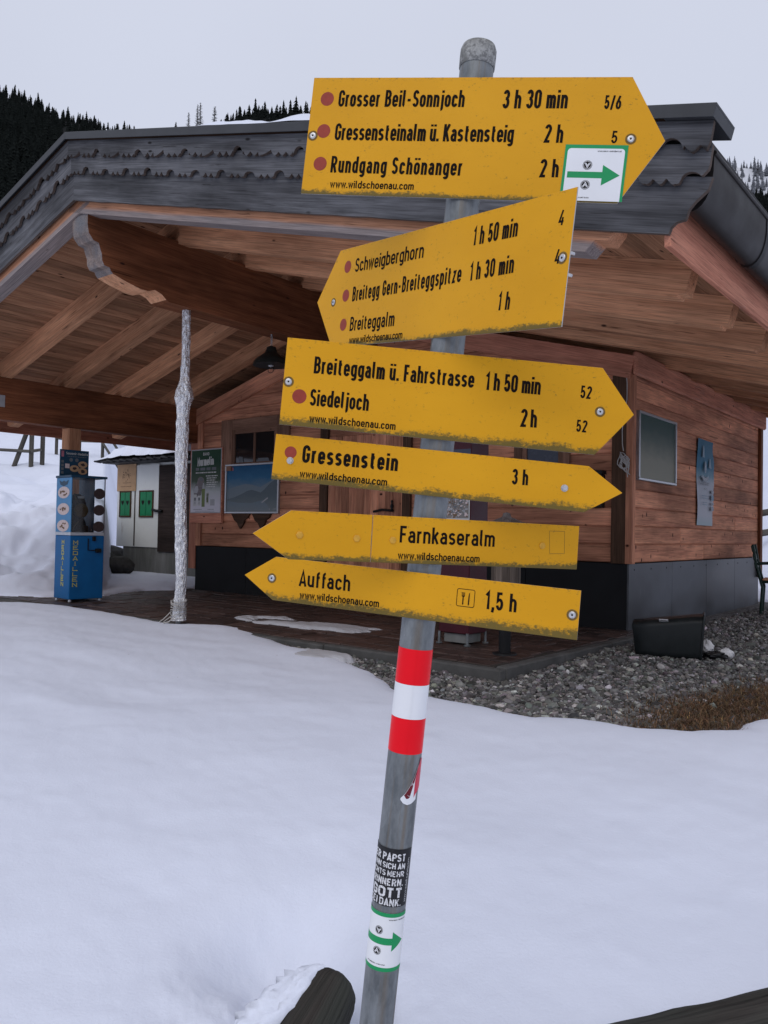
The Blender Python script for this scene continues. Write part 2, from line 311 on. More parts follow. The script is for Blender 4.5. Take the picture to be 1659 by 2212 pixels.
# ------------------------------------------------------------------ mesh helpers
class MB:
    """collects shapes and links them as ONE mesh object; every vertex carries 'g' (grain coordinates) and 'tone'"""
    def __init__(s): s.v = []; s.f = []; s.g = []; s.t = []; s.mi = []; s.sm = []
    def add(s, v, f, g=None, tone=1., mi=0, smooth=False):
        o = len(s.v); s.v += [tuple(p) for p in v]
        s.g += [tuple(p) for p in (g if g is not None else v)]
        s.t += [tone]*len(v)
        s.f += [[i+o for i in q] for q in f]
        s.mi += ([mi]*len(f) if isinstance(mi, int) else list(mi)); s.sm += [smooth]*len(f)
    def box(s, c, d, rot=None, grain=0, ch=.003, mi=0, tone=None, goff=None):
        h = [x/2 for x in d]; ch = min(ch, *[x*.95 for x in h])
        idx = {}; v = []
        for sx in (-1, 1):
            for sy in (-1, 1):
                for sz in (-1, 1):
                    for a in range(3):
                        p = [sx*h[0], sy*h[1], sz*h[2]]
                        for b in range(3):
                            if b != a: p[b] -= (sx, sy, sz)[b]*ch
                        idx[(sx, sy, sz, a)] = len(v); v.append(p)
        f = []
        def quad(q, n):
            p = [Vector(v[i]) for i in q]; nn = (p[1]-p[0]).cross(p[2]-p[0])
            f.append(q if nn.dot(Vector(n)) > 0 else q[::-1])
        ax = (0, 1, 2)
        for a in ax:
            b, c2 = [x for x in ax if x != a]
            for sg in (-1, 1):
                q = []
                for sb, sc_ in ((-1, -1), (1, -1), (1, 1), (-1, 1)):
                    k3 = [0]*3; k3[a] = sg; k3[b] = sb; k3[c2] = sc_; q.append(idx[(*k3, a)])
                n = [0]*3; n[a] = sg; quad(q, n)
            for sb in (-1, 1):
                for sc_ in (-1, 1):
                    k1 = [0]*3; k2 = [0]*3; k1[b] = k2[b] = sb; k1[c2] = k2[c2] = sc_; k1[a] = -1; k2[a] = 1
                    n = [0]*3; n[b] = sb; n[c2] = sc_
                    quad([idx[(*k1, b)], idx[(*k2, b)], idx[(*k2, c2)], idx[(*k1, c2)]], n)
        for sx in (-1, 1):
            for sy in (-1, 1):
                for sz in (-1, 1): quad([idx[(sx, sy, sz, 0)], idx[(sx, sy, sz, 1)], idx[(sx, sy, sz, 2)]], (sx, sy, sz))
        o = goff or (random.uniform(0, 60), random.uniform(0, 60), random.uniform(0, 60))
        pr = [grain]+[x for x in ax if x != grain]
        g = [tuple(p[pr[i]]+o[i] for i in range(3)) for p in v]
        R = Matrix(rot) if rot is not None else None; C = Vector(c)
        vv = [C+(R@Vector(p) if R else Vector(p)) for p in v]
        s.add(vv, f, g, tone if tone is not None else random.uniform(.76, 1.2), mi)
        return s
    def bx(s, x0, x1, y0, y1, z0, z1, **k): return s.box(((x0+x1)/2, (y0+y1)/2, (z0+z1)/2), (abs(x1-x0), abs(y1-y0), abs(z1-z0)), **k)
    def prism(s, poly, org, e1, e2, depth, mi=0, mside=None, tone=None, goff=None, back=True):
        e1 = Vector(e1); e2 = Vector(e2); n = e1.cross(e2).normalized(); org = Vector(org)
        a = sum(poly[i-1][0]*poly[i][1]-poly[i][0]*poly[i-1][1] for i in range(len(poly)))
        if a < 0: poly = poly[::-1]
        m = len(poly); o = goff if goff is not None else (random.uniform(0, 60), random.uniform(0, 60), random.uniform(0, 60))
        v = [org+e1*p[0]+e2*p[1]+n*depth for p in poly]; g = [(p[0]+o[0], p[1]+o[1], depth+o[2]) for p in poly]
        f = [list(range(m))]; mm = [mi]
        if depth:
            v += [org+e1*p[0]+e2*p[1] for p in poly]; g += [(p[0]+o[0], p[1]+o[1], o[2]) for p in poly]
            if back: f.append(list(range(2*m-1, m-1, -1))); mm.append(mi)
            for i in range(m):
                j = (i+1) % m; f.append([i, i+m, j+m, j]); mm.append(mi if mside is None else mside)
        s.add(v, f, g, tone if tone is not None else random.uniform(.9, 1.1), mm); return s
    def tube(s, path, r, seg=10, mi=0, cap=True, smooth=True, squash=None):
        path = [Vector(p) for p in path]; n = len(path)
        rr = r if isinstance(r, (list, tuple)) else [r]*n
        v = []; g = []; f = []; L = 0; o = (random.uniform(0, 60), random.uniform(0, 60), random.uniform(0, 60)); ref = None
        for i, p in enumerate(path):
            t = (path[min(i+1, n-1)]-path[max(i-1, 0)]).normalized()
            if ref is None:
                ref = Vector((0, 0, 1)) if abs(t.z) < .9 else Vector((1, 0, 0))
            x = ref.cross(t).normalized() if i == 0 else (x-t*x.dot(t)).normalized()
            y = t.cross(x); 
            if i: L += (p-path[i-1]).length
            for k in range(seg):
                a = 2*PI*k/seg; v.append(p+(x*math.cos(a)+y*math.sin(a))*rr[i])
                g.append((L+o[0], math.cos(a)*rr[i]+o[1], math.sin(a)*rr[i]+o[2]))
        for i in range(n-1):
            for k in range(seg):
                k2 = (k+1) % seg; f.append([i*seg+k, i*seg+k2, (i+1)*seg+k2, (i+1)*seg+k])
        s.add(v, f, g, random.uniform(.9, 1.1), mi, smooth)
        if cap:
            s.add(v[:seg], [list(range(seg))[::-1]], g[:seg], 1., mi); s.add(v[-seg:], [list(range(seg))], g[-seg:], 1., mi)
        return s
    def lathe(s, prof, org=(0, 0, 0), seg=20, mi=0, M=None, smooth=True):
        v = []; f = []; n = len(prof)
        for r, z in prof:
            for k in range(seg):
                a = 2*PI*k/seg; p = Vector((r*math.cos(a), r*math.sin(a), z)); v.append((M@p if M else p)+Vector(org))
        for i in range(n-1):
            for k in range(seg):
                k2 = (k+1) % seg; f.append([i*seg+k, i*seg+k2, (i+1)*seg+k2, (i+1)*seg+k])
        s.add(v, f, None, 1., mi, smooth)
        for i, rev in ((0, True), (n-1, False)):
            if prof[i][0] > 1e-5:
                q = v[i*seg:(i+1)*seg]; s.add(q, [list(range(seg))[::-1] if rev else list(range(seg))], None, 1., mi)
        return s
    def grid(s, P, mi=0, smooth=True, g=None, wrap=False, flip=False):
        r, c = len(P), len(P[0]); f = []
        for i in range(r-1):
            for j in range(c-(0 if wrap else 1)):
                j2 = (j+1) % c; q = [i*c+j, i*c+j2, (i+1)*c+j2, (i+1)*c+j]; f.append(q[::-1] if flip else q)
        s.add([p for row in P for p in row], f, [p for row in g for p in row] if g else None, 1., mi, smooth); return s
    def disc(s, c, r, x, y, seg=24, mi=0, thick=0, rx=None):
        x = Vector(x); y = Vector(y)
        return s.prism([((rx or r)*math.cos(2*PI*i/seg), r*math.sin(2*PI*i/seg)) for i in range(seg)], c, x, y, thick, mi)
    def build(s, name, mats, parent=None, loc=None, M=None):
        me = bpy.data.meshes.new(name); me.from_pydata([tuple(p) for p in s.v], [], s.f)
        mats = mats if isinstance(mats, (list, tuple)) else [mats]
        for m in mats: me.materials.append(MAT[m] if isinstance(m, str) else m)
        me.polygons.foreach_set('material_index', s.mi); me.polygons.foreach_set('use_smooth', s.sm)
        a = me.attributes.new('g', 'FLOAT_VECTOR', 'POINT'); a.data.foreach_set('vector', np.array(s.g, dtype=np.float32).ravel())
        a = me.attributes.new('tone', 'FLOAT', 'POINT'); a.data.foreach_set('value', np.array(s.t, dtype=np.float32))
        me.update(); o = bpy.data.objects.new(name, me); COL.objects.link(o)
        if parent: o.parent = parent
        if loc: o.location = loc
        if M is not None: o.matrix_local = M
        return o

def tag(o, label=None, cat=None, group=None, kind=None):
    for k_, v_ in (('label', label), ('category', cat), ('group', group), ('kind', kind)):
        if v_: o[k_] = v_
    return o
def empty(name, loc=(0, 0, 0), rz=0., parent=None):
    o = bpy.data.objects.new(name, None); COL.objects.link(o); o.location = loc; o.rotation_euler = (0, 0, rz)
    o.empty_display_size = .1
    if parent: o.parent = parent
    return o
def np_mesh(name, V, F, mat, smooth=False, cols=None, loc=None):
    """V (n,3), F (m,k) arrays with k = 3 or 4"""
    V = np.asarray(V, np.float32); F = np.asarray(F, np.int32); me = bpy.data.meshes.new(name)
    me.vertices.add(len(V)); me.vertices.foreach_set('co', V.ravel())
    me.loops.add(F.size); me.loops.foreach_set('vertex_index', F.ravel())
    me.polygons.add(len(F)); me.polygons.foreach_set('loop_start', np.arange(0, F.size, F.shape[1], dtype=np.int32))
    me.polygons.foreach_set('loop_total', np.full(len(F), F.shape[1], np.int32))
    me.polygons.foreach_set('use_smooth', np.full(len(F), smooth))
    if cols is not None:
        a = me.color_attributes.new('col', 'FLOAT_COLOR', 'POINT'); a.data.foreach_set('color', np.c_[cols, np.ones(len(V))].astype(np.float32).ravel())
    me.materials.append(MAT[mat]); me.update(calc_edges=True); me.validate()
    o = bpy.data.objects.new(name, me); COL.objects.link(o)
    if loc: o.location = loc
    return o
# value noise
_P = np.random.default_rng(5).random((256, 256))
def vnoise(x, y):
    xi = np.floor(x).astype(int); yi = np.floor(y).astype(int); fx = x-xi; fy = y-yi
    fx = fx*fx*(3-2*fx); fy = fy*fy*(3-2*fy); g = lambda a, b: _P[a & 255, b & 255]
    return (g(xi, yi)*(1-fx)+g(xi+1, yi)*fx)*(1-fy)+(g(xi, yi+1)*(1-fx)+g(xi+1, yi+1)*fx)*fy
def fbm(x, y, o=4):
    s_ = 0; a = .5; t = 0
    for i in range(o): s_ = s_+a*vnoise(x*2**i+17.3*i, y*2**i+5.1*i); t += a; a *= .5
    return s_/t-.5
def sst(a, b, x):
    t = np.clip((x-a)/(b-a), 0, 1); return t*t*(3-2*t)

# ------------------------------------------------------------------ stroke lettering (narrow road-sign style), cap height 1
def arc(cx, cy, rx, ry, a0, a1, n=8):
    return [(cx+rx*math.cos(math.radians(a0+(a1-a0)*i/n)), cy+ry*math.sin(math.radians(a0+(a1-a0)*i/n))) for i in range(n+1)]
def oval(x0, x1, y0, y1, r=.17):
    c = []
    for cx, cy, a in ((x1-r, y1-r, 0), (x0+r, y1-r, 90), (x0+r, y0+r, 180), (x1-r, y0+r, 270)): c += arc(cx, cy, r, r, a, a+90, 6)
    return c+[c[0]]
b_, m_, c_ = .07, .65, .93
O_ = oval(0, .34, b_, m_)
arch = lambda x0, w=.33: [(x0, .46)]+arc(x0+w/2, m_-w/2, w/2, w/2, 180, 0)+[(x0+w, 0)]
stem = lambda x, y0=0, y1=1: [(x, y0), (x, y1)]
dd = lambda x: [stem(x-.155, .86, .98), stem(x+.155, .86, .98)]
G_ = {
'a': (.33, [[(.02, .54)]+arc(.165, .485, .15, .165, 160, 0)+[(.33, 0)], [(.33, .40), (.15, .40)]+arc(.15, .235, .15, .165, 90, 270)+[(.19, .07), (.33, .15)]]),
'b': (.34, [stem(0), O_]), 'd': (.34, [stem(.34), O_]), 'o': (.34, [O_]), 'ö': (.34, [O_]+dd(.17)),
'p': (.34, [stem(0, -.23, .72), O_]), 'q': (.34, [stem(.34, -.23, .72), O_]),
'g': (.34, [[(.34, .72), (.34, -.02)]+arc(.18, -.02, .16, .14, 0, -150), O_]),
'c': (.32, [[(.32, .5)]+arc(.165, .485, .155, .165, 10, 180)+arc(.165, .235, .165, .165, 180, 350)]),
'e': (.34, [[(0, .35), (.34, .35), (.34, .48)]+arc(.17, .48, .17, .17, 0, 180)+arc(.17, .24, .17, .17, 180, 345)]),
'f': (.24, [arc(.23, .79, .14, .14, 90, 180)+[(.09, 0)], [(0, .65), (.24, .65)]]),
'h': (.33, [stem(0), arch(0)]), 'n': (.33, [stem(0, 0, .72), arch(0)]), 'm': (.56, [stem(0, 0, .72), arch(0, .28), arch(.28, .28)]),
'i': (0, [stem(0, 0, .72), stem(0, .84, .98)]),
'j': (.06, [[(.06, .72), (.06, -.04)]+arc(-.06, -.04, .12, .12, 0, -90), stem(.06, .84, .98)]),
'k': (.31, [stem(0), [(.31, .72), (.03, .32)], [(.12, .43), (.32, 0)]]),
'l': (.08, [[(0, 1), (0, .17)]+arc(.10, .17, .10, .10, 180, 270)]),
'r': (.21, [stem(0, 0, .72), [(0, .46)]+arc(.165, .485, .165, .165, 180, 75)]),
's': (.31, [arc(.155, .505, .15, .145, 25, 250, 12)[:-1]+arc(.155, .215, .155, .145, 75, -155, 12)]),
't': (.28, [[(.11, .90), (.11, .2)]+arc(.24, .2, .13, .13, 180, 270)+[(.29, .07)], [(0, .65), (.29, .65)]]),
'u': (.33, [[(0, .72), (0, .235)]+arc(.165, .235, .165, .165, 180, 360), stem(.33, 0, .72)]),
'v': (.32, [[(0, .72), (.16, .04), (.32, .72)]]), 'w': (.52, [[(0, .72), (.13, .05), (.26, .66), (.39, .05), (.52, .72)]]),
'y': (.34, [[(0, .72), (.17, .05)], [(.34, .72), (.1, -.22)]]), 'z': (.31, [[(0, .65), (.30, .65), (.01, .07), (.32, .07)]]), 'x': (.3, [[(0, .72), (.3, 0)], [(.3, .72), (0, 0)]]),
'A': (.42, [[(0, 0), (.21, .96), (.42, 0)], [(.08, .25), (.34, .25)]]),
'B': (.39, [[(.0, .5), (0, .07), (.19, .07)]+arc(.19, .30, .20, .23, -90, 90)+[(0, .53), (0, .93), (.18, .93)]+arc(.18, .73, .18, .20, 90, -90)]),
'C': (.38, [[(.38, .70)]+arc(.19, .74, .19, .19, 0, 180)+arc(.19, .26, .19, .19, 180, 360)+[(.38, .3)]]),
'D': (.39, [[(0, .5), (0, .93), (.19, .93)]+arc(.19, .73, .2, .2, 90, 0)+arc(.19, .27, .2, .2, 0, -90)+[(0, .07), (0, .5)]]),
'E': (.34, [[(.35, .93), (0, .93), (0, .07), (.35, .07)], [(0, .52), (.30, .52)]]),
'F': (.33, [[(.34, .93), (0, .93), (0, 0)], [(0, .50), (.30, .50)]]),
'G': (.39, [[(.38, .70)]+arc(.19, .74, .19, .19, 0, 180)+arc(.19, .26, .19, .19, 180, 360)+[(.38, .47), (.2, .47)]]),
'H': (.38, [stem(0), stem(.38), [(0, .5), (.38, .5)]]), 'I': (0, [stem(0)]), 'J': (.26, [[(.26, 1), (.26, .22)]+arc(.12, .22, .14, .15, 0, -150)]),
'K': (.38, [stem(0), [(.38, 1), (.03, .42)], [(.13, .57), (.39, 0)]]), 'L': (.33, [[(0, 1), (0, .07), (.34, .07)]]),
'M': (.48, [[(0, 0), (0, .93), (.24, .35), (.48, .93), (.48, 0)]]), 'N': (.40, [[(0, 0), (0, .95), (.40, .05), (.40, 1)]]),
'O': (.39, [oval(0, .39, b_, c_, .19)]),
'P': (.38, [[(0, 0), (0, .93), (.19, .93)]+arc(.19, .71, .19, .22, 90, -90)+[(0, .49)]]),
'R': (.39, [[(0, 0), (0, .93), (.19, .93)]+arc(.19, .71, .19, .22, 90, -90)+[(0, .49)], [(.19, .49), (.40, 0)]]),
'S': (.37, [arc(.185, .715, .175, .215, 20, 245, 12)[:-1]+arc(.185, .28, .185, .21, 70, -160, 12)]),
'T': (.40, [stem(.2, 0, .93), [(0, .93), (.4, .93)]]), 'U': (.38, [[(0, 1), (0, .26)]+arc(.19, .26, .19, .19, 180, 360)+[(.38, 1)]]),
'V': (.4, [[(0, 1), (.2, .04), (.4, 1)]]), 'W': (.6, [[(0, 1), (.15, .05), (.3, .9), (.45, .05), (.6, 1)]]),
'0': (.36, [oval(0, .36, b_, c_, .18)]), '1': (.17, [[(0, .76), (.17, .95), (.17, 0)]]),
'2': (.36, [arc(.18, .74, .18, .19, 170, -25, 10)+[(.01, .07), (.38, .07)]]),
'3': (.36, [arc(.18, .73, .165, .20, 165, -85, 10)+[(.12, .53)], [(.12, .53)]+arc(.18, .30, .18, .23, 88, -165, 10)]),
'4': (.38, [[(.19, 1), (0, .24), (.40, .24)], stem(.28, 0, .52)]),
'5': (.36, [[(.35, .93), (.05, .93), (.03, .50)]+arc(.18, .33, .175, .26, 125, -165, 12)]),
'6': (.36, [oval(0, .36, b_, .58, .18), [(.28, .97), (.01, .42)]]),
'/': (.26, [[(0, -.06), (.26, 1)]]), ',': (.04, [[(.05, .14), (.05, .03), (0, -.15)]]), '.': (0, [stem(0, 0, .16)]), '-': (.26, [[(0, .40), (.30, .40)]]), '!': (0, [stem(0, 0, .16), stem(0, .28, 1)]),
}
G_['ü'] = (.33, G_['u'][1]+dd(.165)); G_['Ö'] = G_['O']
def layout(txt, gap=.215, space=.33):
    x = 0; st = []
    for ch in txt:
        if ch == ' ': x += space; continue
        w_, ss = G_[ch]
        for q in ss: st.append([(x+p[0], p[1]) for p in q])
        x += w_+gap
    return st, x-gap
def ribbon(pts, h):
    """left and right offset points of a polyline, mitred"""
    q = [pts[0]]
    for p in pts[1:]:
        if abs(p[0]-q[-1][0])+abs(p[1]-q[-1][1]) > 1e-7: q.append(p)
    closed = len(q) > 3 and abs(q[0][0]-q[-1][0])+abs(q[0][1]-q[-1][1]) < 1e-6
    if closed: q = q[:-1]
    n = len(q); Lf = []; Rg = []
    for i in range(n):
        a = q[i-1] if (i or closed) else None; c = q[(i+1) % n] if (i < n-1 or closed) else None; p = q[i]
        ds = []
        if a: d = (p[0]-a[0], p[1]-a[1]); l = math.hypot(*d); ds.append((d[0]/l, d[1]/l))
        if c: d = (c[0]-p[0], c[1]-p[1]); l = math.hypot(*d); ds.append((d[0]/l, d[1]/l))
        t = (sum(d[0] for d in ds), sum(d[1] for d in ds)); l = math.hypot(*t) or 1; t = (t[0]/l, t[1]/l); nrm = (-t[1], t[0])
        k_ = 1/max(.45, abs(nrm[0]*-ds[0][1]+nrm[1]*ds[0][0]))
        Lf.append((p[0]+nrm[0]*h*k_, p[1]+nrm[1]*h*k_)); Rg.append((p[0]-nrm[0]*h*k_, p[1]-nrm[1]*h*k_))
    if closed: Lf.append(Lf[0]); Rg.append(Rg[0])
    return Lf, Rg
def subdiv(pts, step):
    o = [pts[0]]
    for a, b in zip(pts, pts[1:]):
        n = max(1, int(math.hypot(b[0]-a[0], b[1]-a[1])/step))
        o += [(a[0]+(b[0]-a[0])*i/n, a[1]+(b[1]-a[1])*i/n) for i in range(1, n+1)]
    return o
TIGHT = {'r': .55, 'f': .5, 't': .9, 'l': .8, 'F': .55, 'T': .6, 'A': .7, 'k': .8, 'v': .7, 'w': .75, 'y': .7, '1': 1.0, 'L': .6, 'P': .8, ',': .8}
LEAD = {'j': .75, 'T': .6, 'A': .7, 'v': .7, 'w': .75, 'y': .7, 't': .9, 'f': .75, '-': .7, '1': .8}
def lettering(mb, txt, xl, yl, xr, yr, cap, f3, weight=.145, mi=0, step=None, gap=None, flip=False, ig=.115, space=.35):
    """strokes between ink-left (xl, yl) and ink-right (xr, yr) on the baseline; f3(x, y, layer) places them on the surface"""
    L = math.hypot(xr-xl, yr-yl); t = weight*cap
    ux, uy = (xr-xl)/L, (yr-yl)/L; vx, vy = -uy, ux
    ext = {ch: (min(p[0] for q in G_[ch][1] for p in q), max(p[0] for q in G_[ch][1] for p in q)) for ch in txt if ch != ' '}
    skel = sum((ext[ch][1]-ext[ch][0]) for ch in txt if ch != ' ')*cap
    fix = t; prev = None
    def between(a, b): return t+ig*cap*TIGHT.get(a, 1)*LEAD.get(b, 1)
    for a, b in zip(txt, txt[1:]):
        if b == ' ': fix += t+space*cap
        elif a != ' ': fix += between(a, b)
    sx = (L-fix)/skel if skel > 1e-9 else 1
    if sx < .62:                                   # very narrow setting: close the gaps up as well
        k_ = max(.3, (L-.62*skel-t)/max(1e-9, fix-t)); sx = (L-t-(fix-t)*k_)/max(skel, 1e-9)
    else: k_ = 1.
    st = []; x = t/2; pc = None
    for ch in txt:
        if ch == ' ': x += (t+space*cap)*k_; pc = ' '; continue
        if pc and pc != ' ': x += between(pc, ch)*k_
        x0, x1 = ext[ch]
        for q in G_[ch][1]: st.append([(x+(p[0]-x0)*sx*cap, p[1]) for p in q])
        x += (x1-x0)*sx*cap; pc = ch
    for i, q in enumerate(st):
        w2 = t/2
        pts = [(p[0], p[1]*cap) for p in q]
        pts = [(xl+a*ux+b*vx, yl+a*uy+b*vy) for a, b in pts]
        if step: pts = subdiv(pts, step)
        Lf, Rg = ribbon(pts, w2)
        v = []; f = []
        for a, b in zip(Lf, Rg): v += [f3(a[0], a[1], i % 5+1), f3(b[0], b[1], i % 5+1)]
        for j in range(len(Lf)-1): f.append([2*j+1, 2*j+3, 2*j+2, 2*j] if not flip else [2*j, 2*j+2, 2*j+3, 2*j+1])
        mb.add(v, f, None, 1., mi)

# ------------------------------------------------------------------ house frame
AZ = math.radians(38.88579); HO = Vector((2.60051, 8.49138, 0))
HU = Vector((math.cos(AZ), -math.sin(AZ), 0)); HV = Vector((math.sin(AZ), math.cos(AZ), 0))
def h2w(X, Y, z=0.): return HO+HU*X+HV*Y+Vector((0, 0, z))
RZ = -AZ

# ------------------------------------------------------------------ ground, snow, gravel, paving
def ground(x, y):
    d = np.hypot(x, np.maximum(y, 0))
    return np.interp(y, [-40, 0, 2, 4.6, 7, 9, 13, 400], [-.55, -.40, -.31, -.14, -.07, -.03, 0, 0])
def far_rise(x, y):
    d = np.hypot(x, y); a = np.where(y > 1, x/np.maximum(y, 1), np.sign(x)*1.)
    wl = sst(-.325, -.352, a); wr = sst(.43, .50, a)
    d0 = 21+(12.1-21)*wl+(15.6-21)*wr
    bank = 1.25*sst(0, 4.6, d-d0)*wl*(1+.5*fbm(x*.55, y*.55, 3))
    lump = wl*sst(0, 1.5, d-d0)*(1-sst(6, 9, d-d0))*(.62*fbm(x*1.1+3, y*1.1, 3)+.24*fbm(x*2.6, y*2.6, 3)-.12*np.abs(fbm(x*3.7, y*3.7, 2)))
    s_ = np.maximum(0, d-d0-3.5*wl)
    rise = np.where(s_ < 8, .006*s_**2+.06*s_, .864+.155*(s_-8))
    rise = rise+.10*np.maximum(0, s_-22)
    return np.where(y > 1, bank+lump+rise, 0)
# where the ground is bare: front edge of the bare strip from left to right, then round behind
BARE = [(-9.5, 12.4), (-6.42, 10.33), (-4.86, 10.19), (-4.55, 10.24), (-3.87, 9.91), (-3.06, 9.22), (-2.17, 8.44), (-1.67, 8.41), (-1.31, 8.20), (-1.15, 7.66), (-.76, 7.14), (-.49, 6.83), (-.23, 6.36),
        (.02, 5.84), (.15, 5.42), (.33, 5.28), (.66, 5.02), (.84, 4.88), (1.18, 4.79), (1.49, 4.62), (1.79, 4.58), (2.05, 4.63), (2.22, 4.81), (2.45, 4.93), (3.19, 5.14), (6, 6.6), (9.5, 9.8), (9.2, 13.2), (6.2, 13.0)]
BARE += [tuple(h2w(*p).xy) for p in ((.2, 5.6), (-7.4, 5.4), (-7.5, .3), (-7.30, -.42), (-7.52, -.81), (-7.02, -1.8), (-7.3, -2.6))]
def sdist(px, py, poly):
    """signed distance, negative inside"""
    d = np.full(px.shape, 1e9); ins = np.zeros(px.shape, bool); n = len(poly)
    for i in range(n):
        ax, ay = poly[i]; bx_, by_ = poly[(i+1) % n]; ex, ey = bx_-ax, by_-ay
        t = np.clip(((px-ax)*ex+(py-ay)*ey)/(ex*ex+ey*ey), 0, 1)
        d = np.minimum(d, np.hypot(px-ax-t*ex, py-ay-t*ey))
        c1 = (ay > py) != (by_ > py)
        with np.errstate(divide='ignore', invalid='ignore'): xi = ax+(py-ay)*ex/(ey if ey else 1e-9)
        ins ^= c1 & (px < xi)
    return np.where(ins, -d, d)
def snow_z(x, y):
    s_ = sdist(x, y, BARE)
    near = np.exp(-np.hypot(x, y-5)/7)
    s_ = s_+.10*fbm(x*2.1, y*2.1, 3)*near*1.3+.045*fbm(x*11, y*11, 3)+.018
    th = np.interp(y, [3, 5, 8, 12], [.11, .09, .06, .06])
    z = ground(x, y)+np.where(s_ > 0, th*(1-np.exp(-np.maximum(s_, 0)/.10)), -.02+1.2*s_)
    m = sst(0, .6, s_)
    z = z+m*(.075*fbm(x*.7, y*.7, 3)+.022*fbm(x*3.1+9, y*3.1, 3)+.006*fbm(x*14, y*14, 2))
    z = z+m*sst(3.5, 5.5, y)*(1-sst(10, 13, y))*.035*fbm((x*.8+y*1.3)*1.7, (x-y*.7)*.6+4, 3)
    z = z+far_rise(x, y)*sst(0, .5, s_)
    # the melted hollow round the log beside the post
    q = ((x+.24)/.34)**2+((y-2.36)/.34)**2
    z = z-.05*np.exp(-q*.6)
    q = ((x+.25+.03*np.sin(y*9))/.20)**2+((y-2.36)/.23)**2
    z = z-.11*np.exp(-q**1.2)-.06*np.exp(-(((x+.15)/.14)**2+((y-2.12)/.18)**2))
    z = z+np.exp(-(((x+.24)/.30)**2+((y-2.05)/.34)**2))*(.05*fbm(x*11, y*11, 4)+.022*np.abs(fbm(x*30, y*30, 3)))
    q = ((x+.07)/.10)**2+((y-1.98)/.18)**2
    z = z-.12*np.exp(-q*q)
    return np.maximum(z, -3)
def polar(angs, rads, fz, name, mat):
    A, R = np.meshgrid(angs, rads); x = R*np.sin(A); y = R*np.cos(A); z = fz(x, y)
    n, m = A.shape; V = np.c_[x.ravel(), y.ravel(), z.ravel()]
    i, j = np.meshgrid(np.arange(n-1), np.arange(m-1), indexing='ij'); k0 = (i*m+j).ravel()
    F = np.c_[k0, k0+1, k0+m+1, k0+m][:, ::-1]
    return np_mesh(name, V, F, mat, True)
angs = np.concatenate([np.linspace(-PI, -.72, 50)[:-1], np.linspace(-.72, .72, 620), np.linspace(.72, PI, 50)[1:]])
rads = np.concatenate([np.geomspace(.25, 12, 430)[:-1], np.linspace(12, 24, 150)[:-1], np.geomspace(24, 160, 80)])
tag(polar(angs, rads, snow_z, 'snow_field', 'snow'), kind='structure')
# gravel bed: one plain sheet under everything bare
gx, gy = np.meshgrid(np.linspace(-14, 14, 120), np.linspace(3.9, 24, 110))
gz = ground(gx, gy)-.012+.012*fbm(gx*2, gy*2)
gi, gj = np.meshgrid(np.arange(109), np.arange(119), indexing='ij'); k0 = (gi*120+gj).ravel()
tag(np_mesh('gravel_ground', np.c_[gx.ravel(), gy.ravel(), gz.ravel()], np.c_[k0, k0+1, k0+121, k0+120], 'gravelbed', True), kind='structure')

# loose stones (stuff)
def stones(n):
    ico = np.array([[0, 0, 1], [.894, 0, .447], [.276, .851, .447], [-.724, .526, .447], [-.724, -.526, .447], [.276, -.851, .447],
                    [.724, .526, -.447], [-.276, .851, -.447], [-.894, 0, -.447], [-.276, -.851, -.447], [.724, -.526, -.447], [0, 0, -1.]])
    fc = np.array([[0, 1, 2], [0, 2, 3], [0, 3, 4], [0, 4, 5], [0, 5, 1], [1, 6, 2], [2, 7, 3], [3, 8, 4], [4, 9, 5], [5, 10, 1],
                   [6, 7, 2], [7, 8, 3], [8, 9, 4], [9, 10, 5], [10, 6, 1], [11, 7, 6], [11, 8, 7], [11, 9, 8], [11, 10, 9], [11, 6, 10]])
    px = []; 
    while sum(len(p) for p in px) < n:
        r = rng.random((n*3, 2)); y = 4.35+(r[:, 1]**1.7)*7.2; x = -1.2+r[:, 0]*(1.2+y*.62)
        X = (x-HO.x)*HU.x+(y-HO.y)*HU.y; Y = (x-HO.x)*HV.x+(y-HO.y)*HV.y
        ok = (sdist(x, y, BARE) < .06) & ~((X < .27) & (Y > -3.08)) & ~((X < .05) & (Y > -.05))
        px.append(np.c_[x, y][ok])
    p = np.concatenate(px)[:n]
    sz = np.clip(rng.lognormal(math.log(.0112), .48, n), .004, .042)
    ax = sz[:, None]*rng.uniform(.65, 1.3, (n, 3)); ax[:, 2] *= .72
    V = ico[None]*ax[:, None]*(1+.22*rng.standard_normal((n, 12, 1)).clip(-1.3, 1.3))
    th = rng.random(n)*2*PI; c, s_ = np.cos(th)[:, None], np.sin(th)[:, None]
    tl = rng.normal(0, .35, n)[:, None]
    x_, y_, z_ = V[..., 0], V[..., 1], V[..., 2]; y_, z_ = y_*np.cos(tl)-z_*np.sin(tl), y_*np.sin(tl)+z_*np.cos(tl)
    V = np.stack([x_*c-y_*s_+p[:, :1], x_*s_+y_*c+p[:, 1:], z_+(ground(p[:, 0], p[:, 1])-.006+rng.uniform(0, .012, n))[:, None]], -1)
    g = np.clip(rng.lognormal(math.log(.128), .6, n), .025, .6); col = g[:, None]*np.array([1, .955, .925])*(1+rng.normal(0, .05, (n, 3)))
    F = (fc[None]+(np.arange(n)*12)[:, None, None]).reshape(-1, 3)
    return np_mesh('gravel', V.reshape(-1, 3), F, 'stone', False, np.repeat(col, 12, 0))
tag(stones(34000), kind='stuff', label='grey gravel spread beside the hut and in front of the paved porch', cat='gravel')

